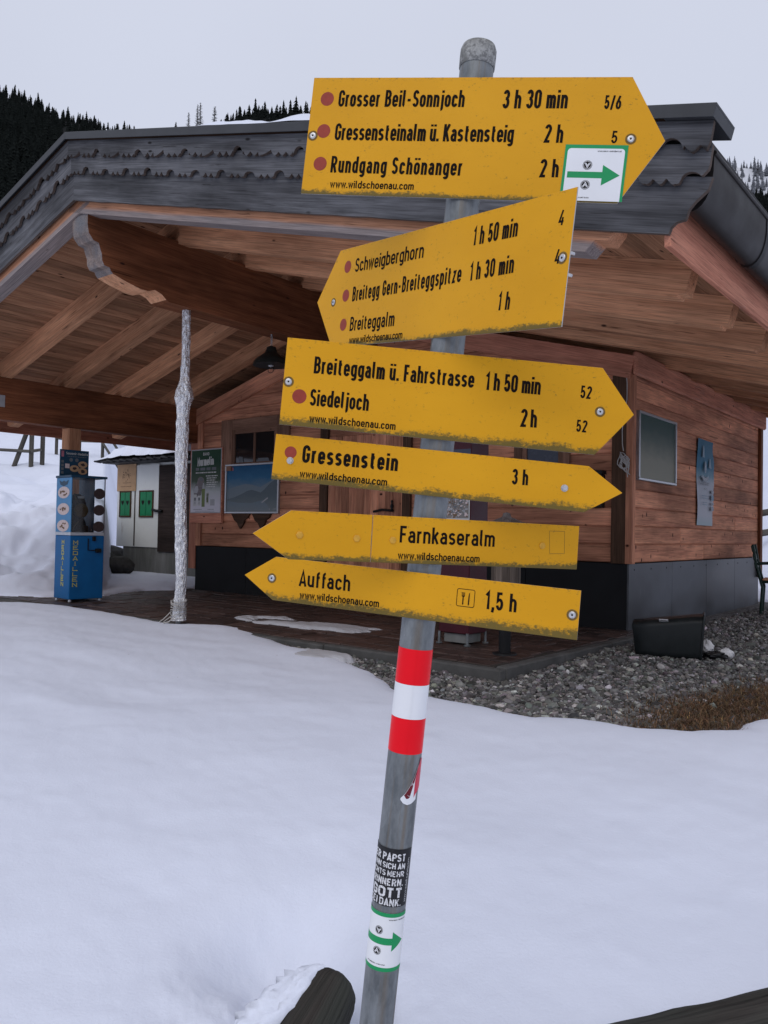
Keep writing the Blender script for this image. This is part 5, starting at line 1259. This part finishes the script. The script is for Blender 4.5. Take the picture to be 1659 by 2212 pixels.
# ------------------------------------------------------------------ green garden chair at the right edge
t = tag(empty('garden_chair', (5.40, 10.75, .0), -.5), 'dark green metal garden chair with wooden seat slats, cut by the right picture edge', 'chair')
fr_ = MB()
for y in (-.22, .22):
    fr_.tube([(-.28, y, .0), (-.26, y, .35), (-.33, y, .62), (-.38, y, .92)], .018, 8); fr_.tube([(-.26, y, .42), (.26, y, .43)], .016, 8); fr_.tube([(.26, y, .43), (.28, y, .0)], .018, 8)
    fr_.tube([(-.34, y, .66), (.0, y, .68), (.24, y, .64), (.26, y, .43)], .016, 8)
fr_.build('frame', 'chairgreen', t)
sl = MB()
for i in range(6): sl.box((-.22+i*.09, 0, .455), (.075, .5, .02), grain=1)
sl.build('seat', 'rafter', t); sl = MB()
for i in range(3): sl.box((-.345-.02*i, 0, .64+i*.11), (.02, .5, .08), grain=1, rot=Matrix.Rotation(-.2, 3, 'Y'))
sl.build('backrest', 'chairgreen', t)

# ------------------------------------------------------------------ wooden fence far behind on the left
def terr(x, y): return float(snow_z(np.array([x]), np.array([y]))[0])
t = tag(empty('wooden_fence', (-11.5, 25, 0)), 'grey wooden post and rail fence on the snowy slope behind the hut, far left', 'fence')
px_ = []
for i, (sx_, dist, h) in enumerate(((-60, 25, 1.5), (64, 25, 1.55), (88, 25.3, 1.5), (118, 31, 1.5), (168, 31, 1.5), (218, 31, 1.5), (300, 31, 1.5), (400, 31, 1.5))):
    x = (sx_-CX0)/1726*dist; z = terr(x, dist); px_.append((x, dist, z, h))
    MB().tube([(x+11.5, dist-25, z-.2), (x+11.5, dist-25, z+h)], .075 if i in (1, 2) else .065, 8).build('post', 'fencewood', t)
x, z = (26-CX0)/1726*25, terr((26-CX0)/1726*25, 25); MB().tube([(x+11.5, 0, z-.1), (x+11.5+.45, 0.1, z+1.35)], .075, 8).build('brace', 'fencewood', t)
def rail(a, b, fa):
    MB().tube([(a[0]+11.5, a[1]-25-.1, a[2]+fa), (b[0]+11.5, b[1]-25-.1, b[2]+fa)], .05, 7).build('rail', 'fencewood', t)
for a, b in ((0, 1), (1, 2)): rail(px_[a], px_[b], .45); rail(px_[a], px_[b], 1.15)
for a, b in zip(range(3, 7), range(4, 8)): rail(px_[a], px_[b], .62); rail(px_[a], px_[b], 1.25)
t = tag(empty('wooden_fence', (11.5, 22, 0)), 'dark rail fence on the snow behind the right end of the hut', 'fence')
for i, x in enumerate((10.0, 12.0, 14.0)):
    z = terr(x, 22.); MB().tube([(x-11.5, 0, z-.2), (x-11.5, 0, z+1.3)], .07, 8).build('post', 'fencewood', t)
z0, z1 = terr(10., 22.), terr(14., 22.)
for h in (.55, 1.1): MB().tube([(-1.7, -.08, z0+h), (2.7, -.08, z1+h)], .09, 8).build('rail', 'fencewood', t)

# ------------------------------------------------------------------ log end beside the post and the rail at the lower right
def rough_log(a, b, r0, r1, seed, n_=26, m=22, sq=1.):
    a = Vector(a); b = Vector(b); ax_ = (b-a).normalized(); x = ax_.cross(Vector((0, 0, 1))).normalized(); y = x.cross(ax_); rows = []; g = []
    for i in range(n_+1):
        q = i/n_; c = a+(b-a)*q; r0_ = r0+(r1-r0)*q; row = []; gr = []
        e = 1. if q < .93 else math.sqrt(max(.0, 1-((q-.93)/.07)**2*.75))
        e *= 1. if q > .05 else .85
        for j in range(m):
            t_ = 2*PI*j/m; rad = r0_*e*(1-.07*abs(float(fbm(np.array([t_*5+seed*3]), np.array([q*4]), 3)[0]))*4+.26*float(fbm(np.array([math.cos(t_)*1.3+seed]), np.array([math.sin(t_)*1.3+q*2.2]), 3)[0])-.08*abs(float(fbm(np.array([t_*3.2+seed]), np.array([q*1.5]), 2)[0])))
            row.append(c+x*math.cos(t_)*rad+y*math.sin(t_)*rad*sq); gr.append((q*(b-a).length+seed, math.cos(t_)*r0, math.sin(t_)*r0))
        rows.append(row); g.append(gr)
    P = MB().grid(rows, g=g, wrap=True); P.add(rows[-1], [list(range(m))], g[-1], .8); P.add(rows[0], [list(range(m))[::-1]], g[0], .9); return P
t = tag(empty('old_log', (-.15, 1.95, -.28)), 'thick dark weathered log end sticking out of the snow left of the signpost', 'log')
TL = Vector(t.location); LA, LB = Vector((-.38, 1.60, -.46)), Vector((-.098, 2.10, -.160))
P = rough_log(LA-TL, LB-TL, .150, .072, 3, n_=70, m=44, sq=1.0); P.build('log_body', 'log', t)
rows = []; axl = (LB-LA).normalized(); sdv = axl.cross(Vector((0, 0, 1))).normalized(); upv = sdv.cross(axl)
for i in range(34):                      # snow hugging the upper left flank of the log, thick where it meets the field
    q = .30+.68*i/33; c = LA+(LB-LA)*q-TL; r_l = .150+(.072-.150)*q; e = math.sin(PI*min(1, (i+.3)/33.4))**.45; row = []
    for j in range(20):
        u_ = j/19; a = 2.75-(.75+.35*(i/33)**2)*u_*(1+.5*float(fbm(np.array([i*.45]), np.array([2.5]), 3)[0]))          # angle round the log, from low on its left to near its crest
        th = e*math.sin(PI*u_)**.5*(.030+.055*(1-u_)+.055*float(fbm(np.array([i*.28]), np.array([j*.22]), 3)[0])); rad = r_l*1.0-.012+th*(1+.9*float(fbm(np.array([i*.9]), np.array([j*.8]), 3)[0]))+e*.02*abs(float(fbm(np.array([i*1.7+4]), np.array([j*1.5]), 2)[0]))
        row.append(c+sdv*math.cos(a)*rad+upv*math.sin(a)*rad)
    rows.append(row)
MB().grid(rows).build('snow_cap', 'roofsnow', t)
P = rough_log((.25, 1.77, -.215), (1.45, 2.13, -.166), .078, .078, 8, n_=60, m=30); o = P.build('fence_rail', 'log'); tag(o, 'weathered grey wooden rail lying across the lower right corner', 'rail')

# ------------------------------------------------------------------ the signpost
AX = Vector((.08569684, -.02423703, .99602641)).normalized(); A1 = Vector((.01165512, 1.43945158, .2179069)); PR = .0302
px_v = (Vector((1, 0, 0))-AX*AX.x).normalized(); pz_v = px_v.cross(AX)          # right, and toward the photographer
BASE = A1+AX*(-.72)
post = tag(empty('signpost', BASE), 'leaning galvanised steel signpost carrying six yellow hiking arrow signs', 'signpost')
def P3d(s, r, phi, off=0.): return A1-BASE+AX*s+(px_v*math.sin(phi)+pz_v*math.cos(phi))*(r+off)
def ring(mb, s0, s1, r, mi=0, seg=40, rows=1, gx=0.):
    v = []; g = []
    for i in range(rows+1):
        s = s0+(s1-s0)*i/rows
        for k_ in range(seg): a = 2*PI*k_/seg; v.append(P3d(s, r, a)); g.append((s+gx, .03*math.sin(a), .03*math.cos(a)))
    f = [[i*seg+k_, i*seg+(k_+1) % seg, (i+1)*seg+(k_+1) % seg, (i+1)*seg+k_] for i in range(rows) for k_ in range(seg)]
    mb.add(v, f, g, 1., mi, True)
P = MB(); ring(P, -.72, 1.635, PR, rows=40); pole = P.build('pole', 'steel', post)
P = MB(); rows = []
for s, r in ((1.612, PR+.0006), (1.613, .0318), (1.632, .0322), (1.644, .0320), (1.652, .029), (1.656, .022), (1.658, .010), (1.6582, .0005)):
    rows.append([P3d(s, r, 2*PI*k_/36) for k_ in range(36)])
P.grid(rows, wrap=True, flip=False); P.build('pole_cap', 'cap', post)
for s0, s1, m, nm in ((.5180, .5800, 'red', 'red_band'), (.4585, .5178, 'white', 'white_band'), (.3971, .4583, 'red', 'red_band')):
    P = MB(); ring(P, s0, s1, PR+.0005); 
    v0 = [P3d(s0, PR+.0010, a) for a in np.linspace(.02, .06, 3)]; v1 = [P3d(s1, PR+.0010, a) for a in np.linspace(.02, .06, 3)]
    P.add(v0+v1, [[0, 1, 4, 3], [1, 2, 5, 4]], None, 1.); P.build(nm, m, pole)
def cyl(s0): return lambda x, y, l=0: P3d(s0+y, PR, x/PR, .0007+.00006*l)
def cstrip(mb, x0, x1, lo, hi, f3, mi=0, lift=0., n_=None):
    n_ = n_ or max(2, int((x1-x0)/.002)); v = []
    for i in range(n_+1): x = x0+(x1-x0)*i/n_; v += [f3(x, lo(x) if callable(lo) else lo, lift), f3(x, hi(x) if callable(hi) else hi, lift)]
    mb.add(v, [[2*i, 2*i+2, 2*i+3, 2*i+1] for i in range(n_)], None, 1., mi, True)
# black slogan sticker
f = cyl(.1307); P = MB(); hS = .1009
cstrip(P, -.070, .0345, 0, hS, f, 0)
for txt, x0, x1, y, cap, wt in (('DER PAPST', -.0520, .0205, .0800, .0125, .2), ('KANN SICH AN', -.0520, .0205, .0665, .0095, .2), ('NICHTS MEHR', -.0520, .0202, .0530, .0095, .2), ('ERINNERN.', -.0480, .0198, .0370, .0118, .2), ('GOTT', -.0400, .0205, .0150+.0015, .0165, .24), ('SEI DANK.', -.0440, .0198, .0018, .0120, .2)):
    lettering(P, txt, x0, y, x1, y, cap, lambda x, y_, l=0: f(x, y_, 3+l), wt, 1, step=.0015)
# small upright line at the right edge
def side_txt(x, y, l=0): return f(.0300-y, .006+x, 3+l)
lettering(P, 'www.wildhund.com', .0, 0, .078, 0, .0042, side_txt, .16, 1, step=.002)
P.build('slogan_sticker', ['stickblack', 'scratch'], pole)
# emblem: round stamp with chevrons
def emblem(mb, cx_, cy_, r, up, f3, mk, mw, l0):
    sub = lambda pts, mi, l: mb.add([f3(p[0], p[1], l) for p in pts], [list(range(len(pts)))], None, 1., mi)
    cstrip(mb, cx_-r*.9999, cx_+r*.9999, lambda x: cy_-math.sqrt(max(0, r*r-(x-cx_)**2)), lambda x: cy_+math.sqrt(max(0, r*r-(x-cx_)**2)), f3, mk, l0, 24)
    def rib(pts, w_, mi, l):
        Lf, Rg = ribbon(pts, w_); v = []
        for a, b in zip(Lf, Rg): v += [f3(*a, l), f3(*b, l)]
        mb.add(v, [[2*j+1, 2*j+3, 2*j+2, 2*j] for j in range(len(Lf)-1)], None, 1., mi)
    rib([(cx_+r*.88*math.cos(a), cy_+r*.88*math.sin(a)) for a in np.linspace(0, 2*PI, 25)], r*.035, mw, l0+2)
    for k_, w_ in ((.0, .07), (.32, .07)):
        d_ = 1 if up else -1; rib([(cx_-r*(.52-k_*.6), cy_-d_*r*(.40)), (cx_, cy_+d_*r*(.55-k_*1.3)), (cx_+r*(.52-k_*.6), cy_-d_*r*(.40))], r*w_, mw, l0+3)
    for a in np.linspace(0, 2*PI, 15)[:-1]: rib([(cx_+r*.66*math.cos(a), cy_+r*.66*math.sin(a)), (cx_+r*.8*math.cos(a+.12), cy_+r*.8*math.sin(a+.12))], r*.035, mw, l0+3)
# green framed arrow sticker wrapped round the pole
f = cyl(.0174); P = MB(); hG = .1017
cstrip(P, -.062, .040, 0, hG, f, 0); cstrip(P, -.062, .040, 0, .0068, f, 1, 3); cstrip(P, -.062, .040, hG-.0068, hG, f, 1, 3)
cstrip(P, -.052, .0105, .0465, .0585, f, 1, 3); cstrip(P, .0105, .0330, lambda x: .0355+(x-.0105)/.0225*.017, lambda x: .0695-(x-.0105)/.0225*.017, f, 1, 4)
emblem(P, -.0145, .0705, .0072, False, f, 2, 0, 4); emblem(P, -.0145, .0345, .0072, True, f, 2, 0, 4)
lettering(P, 'www.oevv-wandern.at', .001, .0895, .036, .0895, .0026, lambda x, y, l=0: f(x, y, 4+l), .15, 2, step=.002)
lettering(P, 'www.oevv-wandern.at', .002, .0130, -.033, .0130, .0026, lambda x, y, l=0: f(x, y, 4+l), .15, 2, step=.002)
P.build('route_sticker', ['white', 'green', 'black'], pole)
# torn red and white sticker on the right side
f = cyl(.3094); P = MB(); hR = .0769
top = lambda x: float(np.interp(x, [-.001, .006, .012, .020, .027, .034, .045], [.012, .020, .030, .046, .064, .077, .077])); 
cstrip(P, -.001, .030, lambda x: float(np.interp(x, [-.001, .004, .012, .02, .030], [.009, .003, .0, .002, .008])), top, f, 0, 0)
cstrip(P, .0045, .0275, lambda x: float(np.interp(x, [.0045, .009, .0145, .0275], [.017, .0105, .0115, .060])), lambda x: min(top(x)-.001, .066), f, 1, 3)
cstrip(P, .0235, .046, lambda x: float(np.interp(x, [.0235, .028, .046], [.012, .018, .03])), lambda x: float(np.interp(x, [.0235, .027, .034, .046], [.040, .062, .079, .079])), f, 2, 5)
for a, b in ((.010, .0015), (.013, .001)): cstrip(P, .0105, .0175, lambda x, a=a: .0175-.003*math.sin((x-.0105)/.007*PI)+(.001 if a > .012 else 0)*0, lambda x: .0185-.003*math.sin((x-.0105)/.007*PI), f, 0, 6)
for x in (.0165, .0195): cstrip(P, x, x+.0018, lambda q, x=x: .033+(q-x)*2, lambda q, x=x: .0355+(q-x)*2, f, 0, 6, 3)
P.build('torn_sticker', ['white', 'maroon', 'pinkred'], pole)

SIGNS = [
dict(R=[[0.96966, 0.09791, -0.22399], [-0.22041, -0.0461, -0.97432], [-0.10572, 0.99413, -0.02312]], c=[0.11817, 1.37132, 1.68573], w=0.5566, h=0.2095, tip=0.0638, dir=1,
  x0=0.0120,
  text= [('Grosser Beil-Sonnjoch', -0.227, 0.0527, 0.0019, 0.0531, 0.0294), ('3 h 30 min', 0.0681, 0.0512, 0.1776, 0.0519, 0.0317), ('5/6', 0.2379, 0.0514, 0.265, 0.0512, 0.0227), ('Gressensteinalm ü. Kastensteig', -0.2265, -0.0073, 0.0939, -0.0064, 0.03), ('2 h', 0.1456, -0.0061, 0.1769, -0.006, 0.0309), ('5', 0.2559, -0.0052, 0.2655, -0.0055, 0.0205), ('Rundgang Schönanger', -0.2273, -0.0655, 0.013, -0.0655, 0.0296), ('2 h', 0.1453, -0.0648, 0.1766, -0.064, 0.0308), ('www.wildschoenau.com', -0.2249, -0.0927, -0.0702, -0.0924, 0.0134)] ,
  dots= [(-0.2486, 0.0664), (-0.2484, 0.0086), (-0.2481, -0.0502)] , bolts= [(-0.268, 0.0), (0.2873, 0.0021)] ),
dict(R=[[0.58324, 0.08269, -0.80808], [-0.80237, -0.09642, -0.58898], [-0.12662, 0.9919, 0.01011]], c=[0.07621, 1.40434, 1.44302], w=0.6356, h=0.2001, tip=0.0756, dir=-1,
  x0=0.0197,
  text= [('Schweigberghorn', -0.2543, 0.048, -0.0312, 0.0468, 0.0273), ('1 h 50 min', 0.1003, 0.0483, 0.2046, 0.0475, 0.0299), ('4', 0.2885, 0.05, 0.2997, 0.0489, 0.0218), ('Breitegg Gern-Breiteggspitze', -0.2542, -0.0106, 0.0804, -0.0086, 0.0294), ('1 h 30 min', 0.1014, -0.0097, 0.2051, -0.0087, 0.0294), ('4', 0.2897, -0.0062, 0.3003, -0.0069, 0.021), ('Breiteggalm', -0.253, -0.0701, -0.1001, -0.0703, 0.0283), ('1 h', 0.1777, -0.065, 0.2051, -0.0657, 0.0285), ('www.wildschoenau.com', -0.2503, -0.0957, -0.0701, -0.095, 0.0141)] ,
  dots= [(-0.2827, 0.0624), (-0.2799, 0.0038), (-0.2789, -0.0554)] , bolts= [(-0.326, -0.0056), (0.3046, 0.0007)] ),
dict(R=[[0.99698, 0.07766, -7e-05], [0.00135, -0.01832, -0.99983], [-0.07765, 0.99681, -0.01837]], c=[0.09496, 1.37866, 1.23624], w=0.5487, h=0.1514, tip=0.0614, dir=1,
  x0=0.0044,
  text= [('Breiteggalm ü. Fahrstrasse', -0.2237, 0.0181, 0.055, 0.0196, 0.0293), ('1 h 50 min', 0.0739, 0.0183, 0.1706, 0.0188, 0.0302), ('52', 0.2398, 0.0201, 0.2595, 0.0198, 0.0218), ('Siedeljoch', -0.2254, -0.038, -0.1229, -0.0379, 0.0288), ('2 h', 0.1417, -0.0396, 0.1698, -0.0386, 0.0311), ('52', 0.2383, -0.0387, 0.2575, -0.0386, 0.0208), ('www.wildschoenau.com', -0.2235, -0.0665, -0.0732, -0.0662, 0.0133)] ,
  dots= [(-0.2442, -0.0242)] , bolts= [(-0.2652, -0.0007), (0.2767, -0.0005)] ),
dict(R=[[0.99442, 0.08877, -0.05698], [-0.05545, -0.01961, -0.99827], [-0.08973, 0.99586, -0.01457]], c=[0.07538, 1.38256, 1.10331], w=0.5444, h=0.0797, tip=0.0610, dir=1,
  x0=0.0104,
  text= [('Gressenstein', -0.2217, -0.0049, -0.0535, -0.0031, 0.03), ('3 h', 0.1446, -0.005, 0.1723, -0.0039, 0.0269), ('www.wildschoenau.com', -0.223, -0.0313, -0.069, -0.0303, 0.013)] ,
  dots= [(-0.243, 0.0101)] , bolts= [(-0.2423, -0.0043), (0.235, -0.0021)] ),
dict(R=[[0.95032, 0.03934, 0.30877], [0.31006, -0.03236, -0.95017], [-0.02739, 0.9987, -0.04295]], c=[0.10292, 1.39115, 0.98403], w=0.5395, h=0.0802, tip=0.0605, dir=-1,
  x0=-0.0148,
  text= [('Farnkaseralm', -0.0793, -0.0045, 0.0996, -0.0049, 0.0286), ('www.wildschoenau.com', -0.0809, -0.0327, 0.0723, -0.0333, 0.0127)] ,
  dots= [] , bolts= [(-0.2533, 0.0006), (-0.1556, -0.0007), (-0.0916, -0.001), (0.195, 0.0008)] ),
dict(R=[[0.9373, 0.06381, -0.34262], [-0.34141, -0.02935, -0.93946], [-0.07, 0.99753, -0.00573]], c=[0.05852, 1.38878, 0.88972], w=0.5540, h=0.0804, tip=0.0627, dir=-1,
  x0=-0.0015,
  text= [('Auffach', -0.2259, -0.0082, -0.1244, -0.0065, 0.0286), ('1,5 h', 0.1214, -0.008, 0.1753, -0.0075, 0.0301), ('www.wildschoenau.com', -0.2223, -0.0304, -0.0668, -0.0282, 0.0131)] ,
  dots= [] , bolts= [(-0.2818, -0.0), (0.2662, -0.0005)] ),
]
def bolt_mesh(x, y, style):
    P = MB(); Mz = Matrix.Identity(3)
    if style == 'rivet': P.lathe([(.0060, .0), (.0060, .0006), (.0052, .0012), (.0030, .0016), (.0024, .0014)], (x, y, .0001), 20); P.lathe([(.0017, .0017), (.0010, .0018), (0, .0018)], (x, y, .0001), 10, mi=1); P.lathe([(.0092, .00016), (0, .00017)], (x, y, 0), 16, mi=2)
    elif style == 'hex': P.lathe([(.0062, 0), (.0062, .0008), (.0058, .001)], (x, y, .0001), 20); P.lathe([(.0050, .0009), (.0050, .0035), (.0042, .0042), (0, .0042)], (x, y, 0), 6, smooth=False); P.lathe([(.0028, .0044), (0, .0045)], (x, y, 0), 10)
    else: P.lathe([(.0064, -.0002), (.0064, .0012), (.0054, .0019), (0, .0021)], (x, y, .0001), 6, smooth=False)
    return P
STY = ['rivet', 'rivet', 'rivet', 'hex', 'painted', 'rivet']
LAB = ['large top yellow arrow pointing right, reading Grosser Beil-Sonnjoch', 'yellow arrow turned to point left, reading Schweigberghorn', 'yellow arrow pointing right, reading Breiteggalm and Siedeljoch', 'narrow yellow arrow pointing right, reading Gressenstein',
       'narrow yellow arrow in two pieces pointing left, reading Farnkaseralm', 'lowest narrow yellow arrow pointing left, reading Auffach']
for i, sg in enumerate(SIGNS):
    R = Matrix(sg['R']); c = Vector(sg['c']); w_, h, tip, dr_ = sg['w'], sg['h'], sg['tip'], sg['dir']
    M = Matrix.Translation(c-BASE)@R.to_4x4()
    if dr_ > 0: out_ = [(-w_/2, -h/2), (w_/2, -h/2), (w_/2+tip, 0), (w_/2, h/2), (-w_/2, h/2)]
    else: out_ = [(w_/2, -h/2), (w_/2, h/2), (-w_/2, h/2), (-w_/2-tip, 0), (-w_/2, -h/2)]
    P = MB()
    parts = [out_]
    if i == 4: parts = [[(-.1298, -h/2), (-.1298, h/2), (-w_/2, h/2), (-w_/2-tip, 0), (-w_/2, -h/2)], [(w_/2, -h/2), (w_/2, h/2), (-.1286, h/2), (-.1286, -h/2)]]
    for q in parts:
        a = sum(q[k_-1][0]*q[k_][1]-q[k_][0]*q[k_-1][1] for k_ in range(len(q)))
        if a < 0: q = q[::-1]
        m = len(q); cx_ = sum(p[0] for p in q)/m; cy_ = sum(p[1] for p in q)/m
        ins = [(p[0]+(.0006 if p[0] < cx_ else -.0006), p[1]+(0 if abs(p[1]) < 1e-6 else (.0006 if p[1] < 0 else -.0006))) for p in q]
        v = [(*p, 0) for p in ins]+[(*p, -.0006) for p in q]+[(*p, -.0024) for p in q]
        g = [(p[0]+i*3.7, p[1]+h/2, h/2-p[1]) for p in ins+q+q]
        f = [list(range(m)), list(range(3*m-1, 2*m-1, -1))]; mm = [0, 1]
        for b in (0, m):
            for k_ in range(m): k2 = (k_+1) % m; f.append([b+k_, b+m+k_, b+m+k2, b+k2]); mm.append(0 if b == 0 else 1)
        P.add(v, f, g, (.75, .8, 1.15, 1.1, .9, 1.4)[i], mm)
    sign = P.build('arrow_sign', ['yellow', 'signback'], post, M=M); sign['label'] = LAB[i]
    fs = lambda x, y, l=0: Vector((x, y, .00025+.00005*l))
    for txt, xl, yl, xr, yr, cap in sg['text']:
        T_ = MB(); lettering(T_, txt, xl, yl, xr, yr, cap, fs, .178 if txt == 'Gressenstein' else .165 if 'www' in txt else .150, ig=.085 if 'www' in txt else .095)
        T_.build('lettering', 'black', sign)
    T_ = MB()
    if i == 5:        # knife and fork pictogram
        T2 = lambda pts, w_: (lambda LR: T_.add([q for a, b in zip(*LR) for q in (fs(*a, 0), fs(*b, 0))], [[2*j+1, 2*j+3, 2*j+2, 2*j] for j in range(len(LR[0])-1)], None, 1.))(ribbon(pts, w_))
        q = []; x0, x1, y0, y1, r0 = .0726, .1032, -.0085, .0209, .003
        for cxx, cyy, a0 in ((x1-r0, y1-r0, 0), (x0+r0, y1-r0, 90), (x0+r0, y0+r0, 180), (x1-r0, y0+r0, 270)): q += arc(cxx, cyy, r0, r0, a0, a0+90, 4)
        T2(q+[q[0]], .00055)
        for x in (.0814, .0835, .0856): T2([(x, .0155), (x, .0085)], .0006)
        T2([(.0813, .0090), (.0857, .0090)], .0009); T2([(.0835, .0090), (.0835, -.0055)], .00105)
        T_.prism([(.0925, -.0055), (.0945, -.0055), (.0947, .0165), (.0932, .0135), (.0925, .004)], (0, 0, .0003), (1, 0, 0), (0, 1, 0), .0002)
    if i == 5: T_.build('pictogram', 'black', sign)
    for x, y in sg['dots']:
        D_ = MB(); r0 = .0124 if i != 3 else .0106
        D_.add([fs(x+r0*math.cos(a), y+r0*math.sin(a)) for a in np.linspace(0, 2*PI, 37)[:-1]], [list(range(36))]); D_.build('route_dot', 'dot', sign)
    for x, y in sg['bolts']:
        bolt_mesh(x, y, STY[i]).build('bolt', ['yelbolt'] if STY[i] == 'painted' else ['bolt', 'boltdark', 'grime'], sign)
    # rail and clamp behind
    Bk = MB(); off = (A1-c).dot(R.col[0]); yl_ = 0.0
    Bk.bx(-w_/2+.03, w_/2-.03, -.012, .012, -.0075, -.0026, ch=.001)
    rel = R.transposed()@(A1+AX*((c-A1).dot(AX))-c); rx_ = rel.x
    q = [(rx_+.0335*math.cos(a), 0, -.036+.0335*math.sin(a)) for a in np.linspace(0, 2*PI, 25)]
    Bk.grid([[(p[0], -.011, p[2]) for p in q], [(p[0], .011, p[2]) for p in q]])
    if i == 1:
        for y in (.012, -.02): Bk.tube([(w_/2-.014, y, -.003), (w_/2-.014, y, -.024)], .0028, 8)
    Bk.build('bracket', 'bolt', sign)
    if i == 0:
        K = MB(); fk = lambda x, y, l=0: Vector((x, y, .0007+.00006*l))
        def quadp(pts, mi, l): K.add([fk(p[0], p[1], l) for p in pts], [list(range(len(pts)))], None, 1., mi)
        x0, x1, y0, y1 = .1830, .2853, -.1024, -.0086
        quadp([(x0, y0), (x1, y0), (x1, y1), (x0, y1)], 1, 0)
        r0 = .006; q = [(x0+.0045, y0), (x1-.0045, y0)]+arc(x1-.0045-r0, y1-.0062-r0, r0, r0, 0, 90, 5)+arc(x0+.0045+r0, y1-.0062-r0, r0, r0, 90, 180, 5); quadp(q, 0, 3)
        quadp([(.1910, -.0643), (.2480, -.0643), (.2480, -.0763), (.2768, -.0590), (.2480, -.0420), (.2480, -.0538), (.1910, -.0538)], 1, 5)
        emblem(K, .2226, -.0427, .0078, False, fk, 2, 0, 5); emblem(K, .2226, -.0758, .0078, True, fk, 2, 0, 5)
        lettering(K, 'www.oevv-wandern.at', .2364, -.0205, .2755, -.0203, .0029, lambda x, y, l=0: fk(x, y, 5+l), .15, 2)
        lettering(K, 'www.oevv-wandern.at', .2310, -.0960, .1920, -.0962, .0029, lambda x, y, l=0: fk(x, y, 5+l), .15, 2)
        K.build('route_sticker', ['white', 'green', 'black'], sign)
    if i == 4:
        K = MB()
        for a, b in (((.2079, .0283), (.2395, .0288)), ((.2395, .0288), (.2415, -.0118)), ((.2415, -.0118), (.2112, -.0132)), ((.2112, -.0132), (.2079, .0283))):
            LR = ribbon([a, b], .0003); K.add([q for e, z in zip(*LR) for q in (fs(*e), fs(*z))], [[1, 3, 2, 0]])
        K.build('sticker_outline', 'grime', sign)
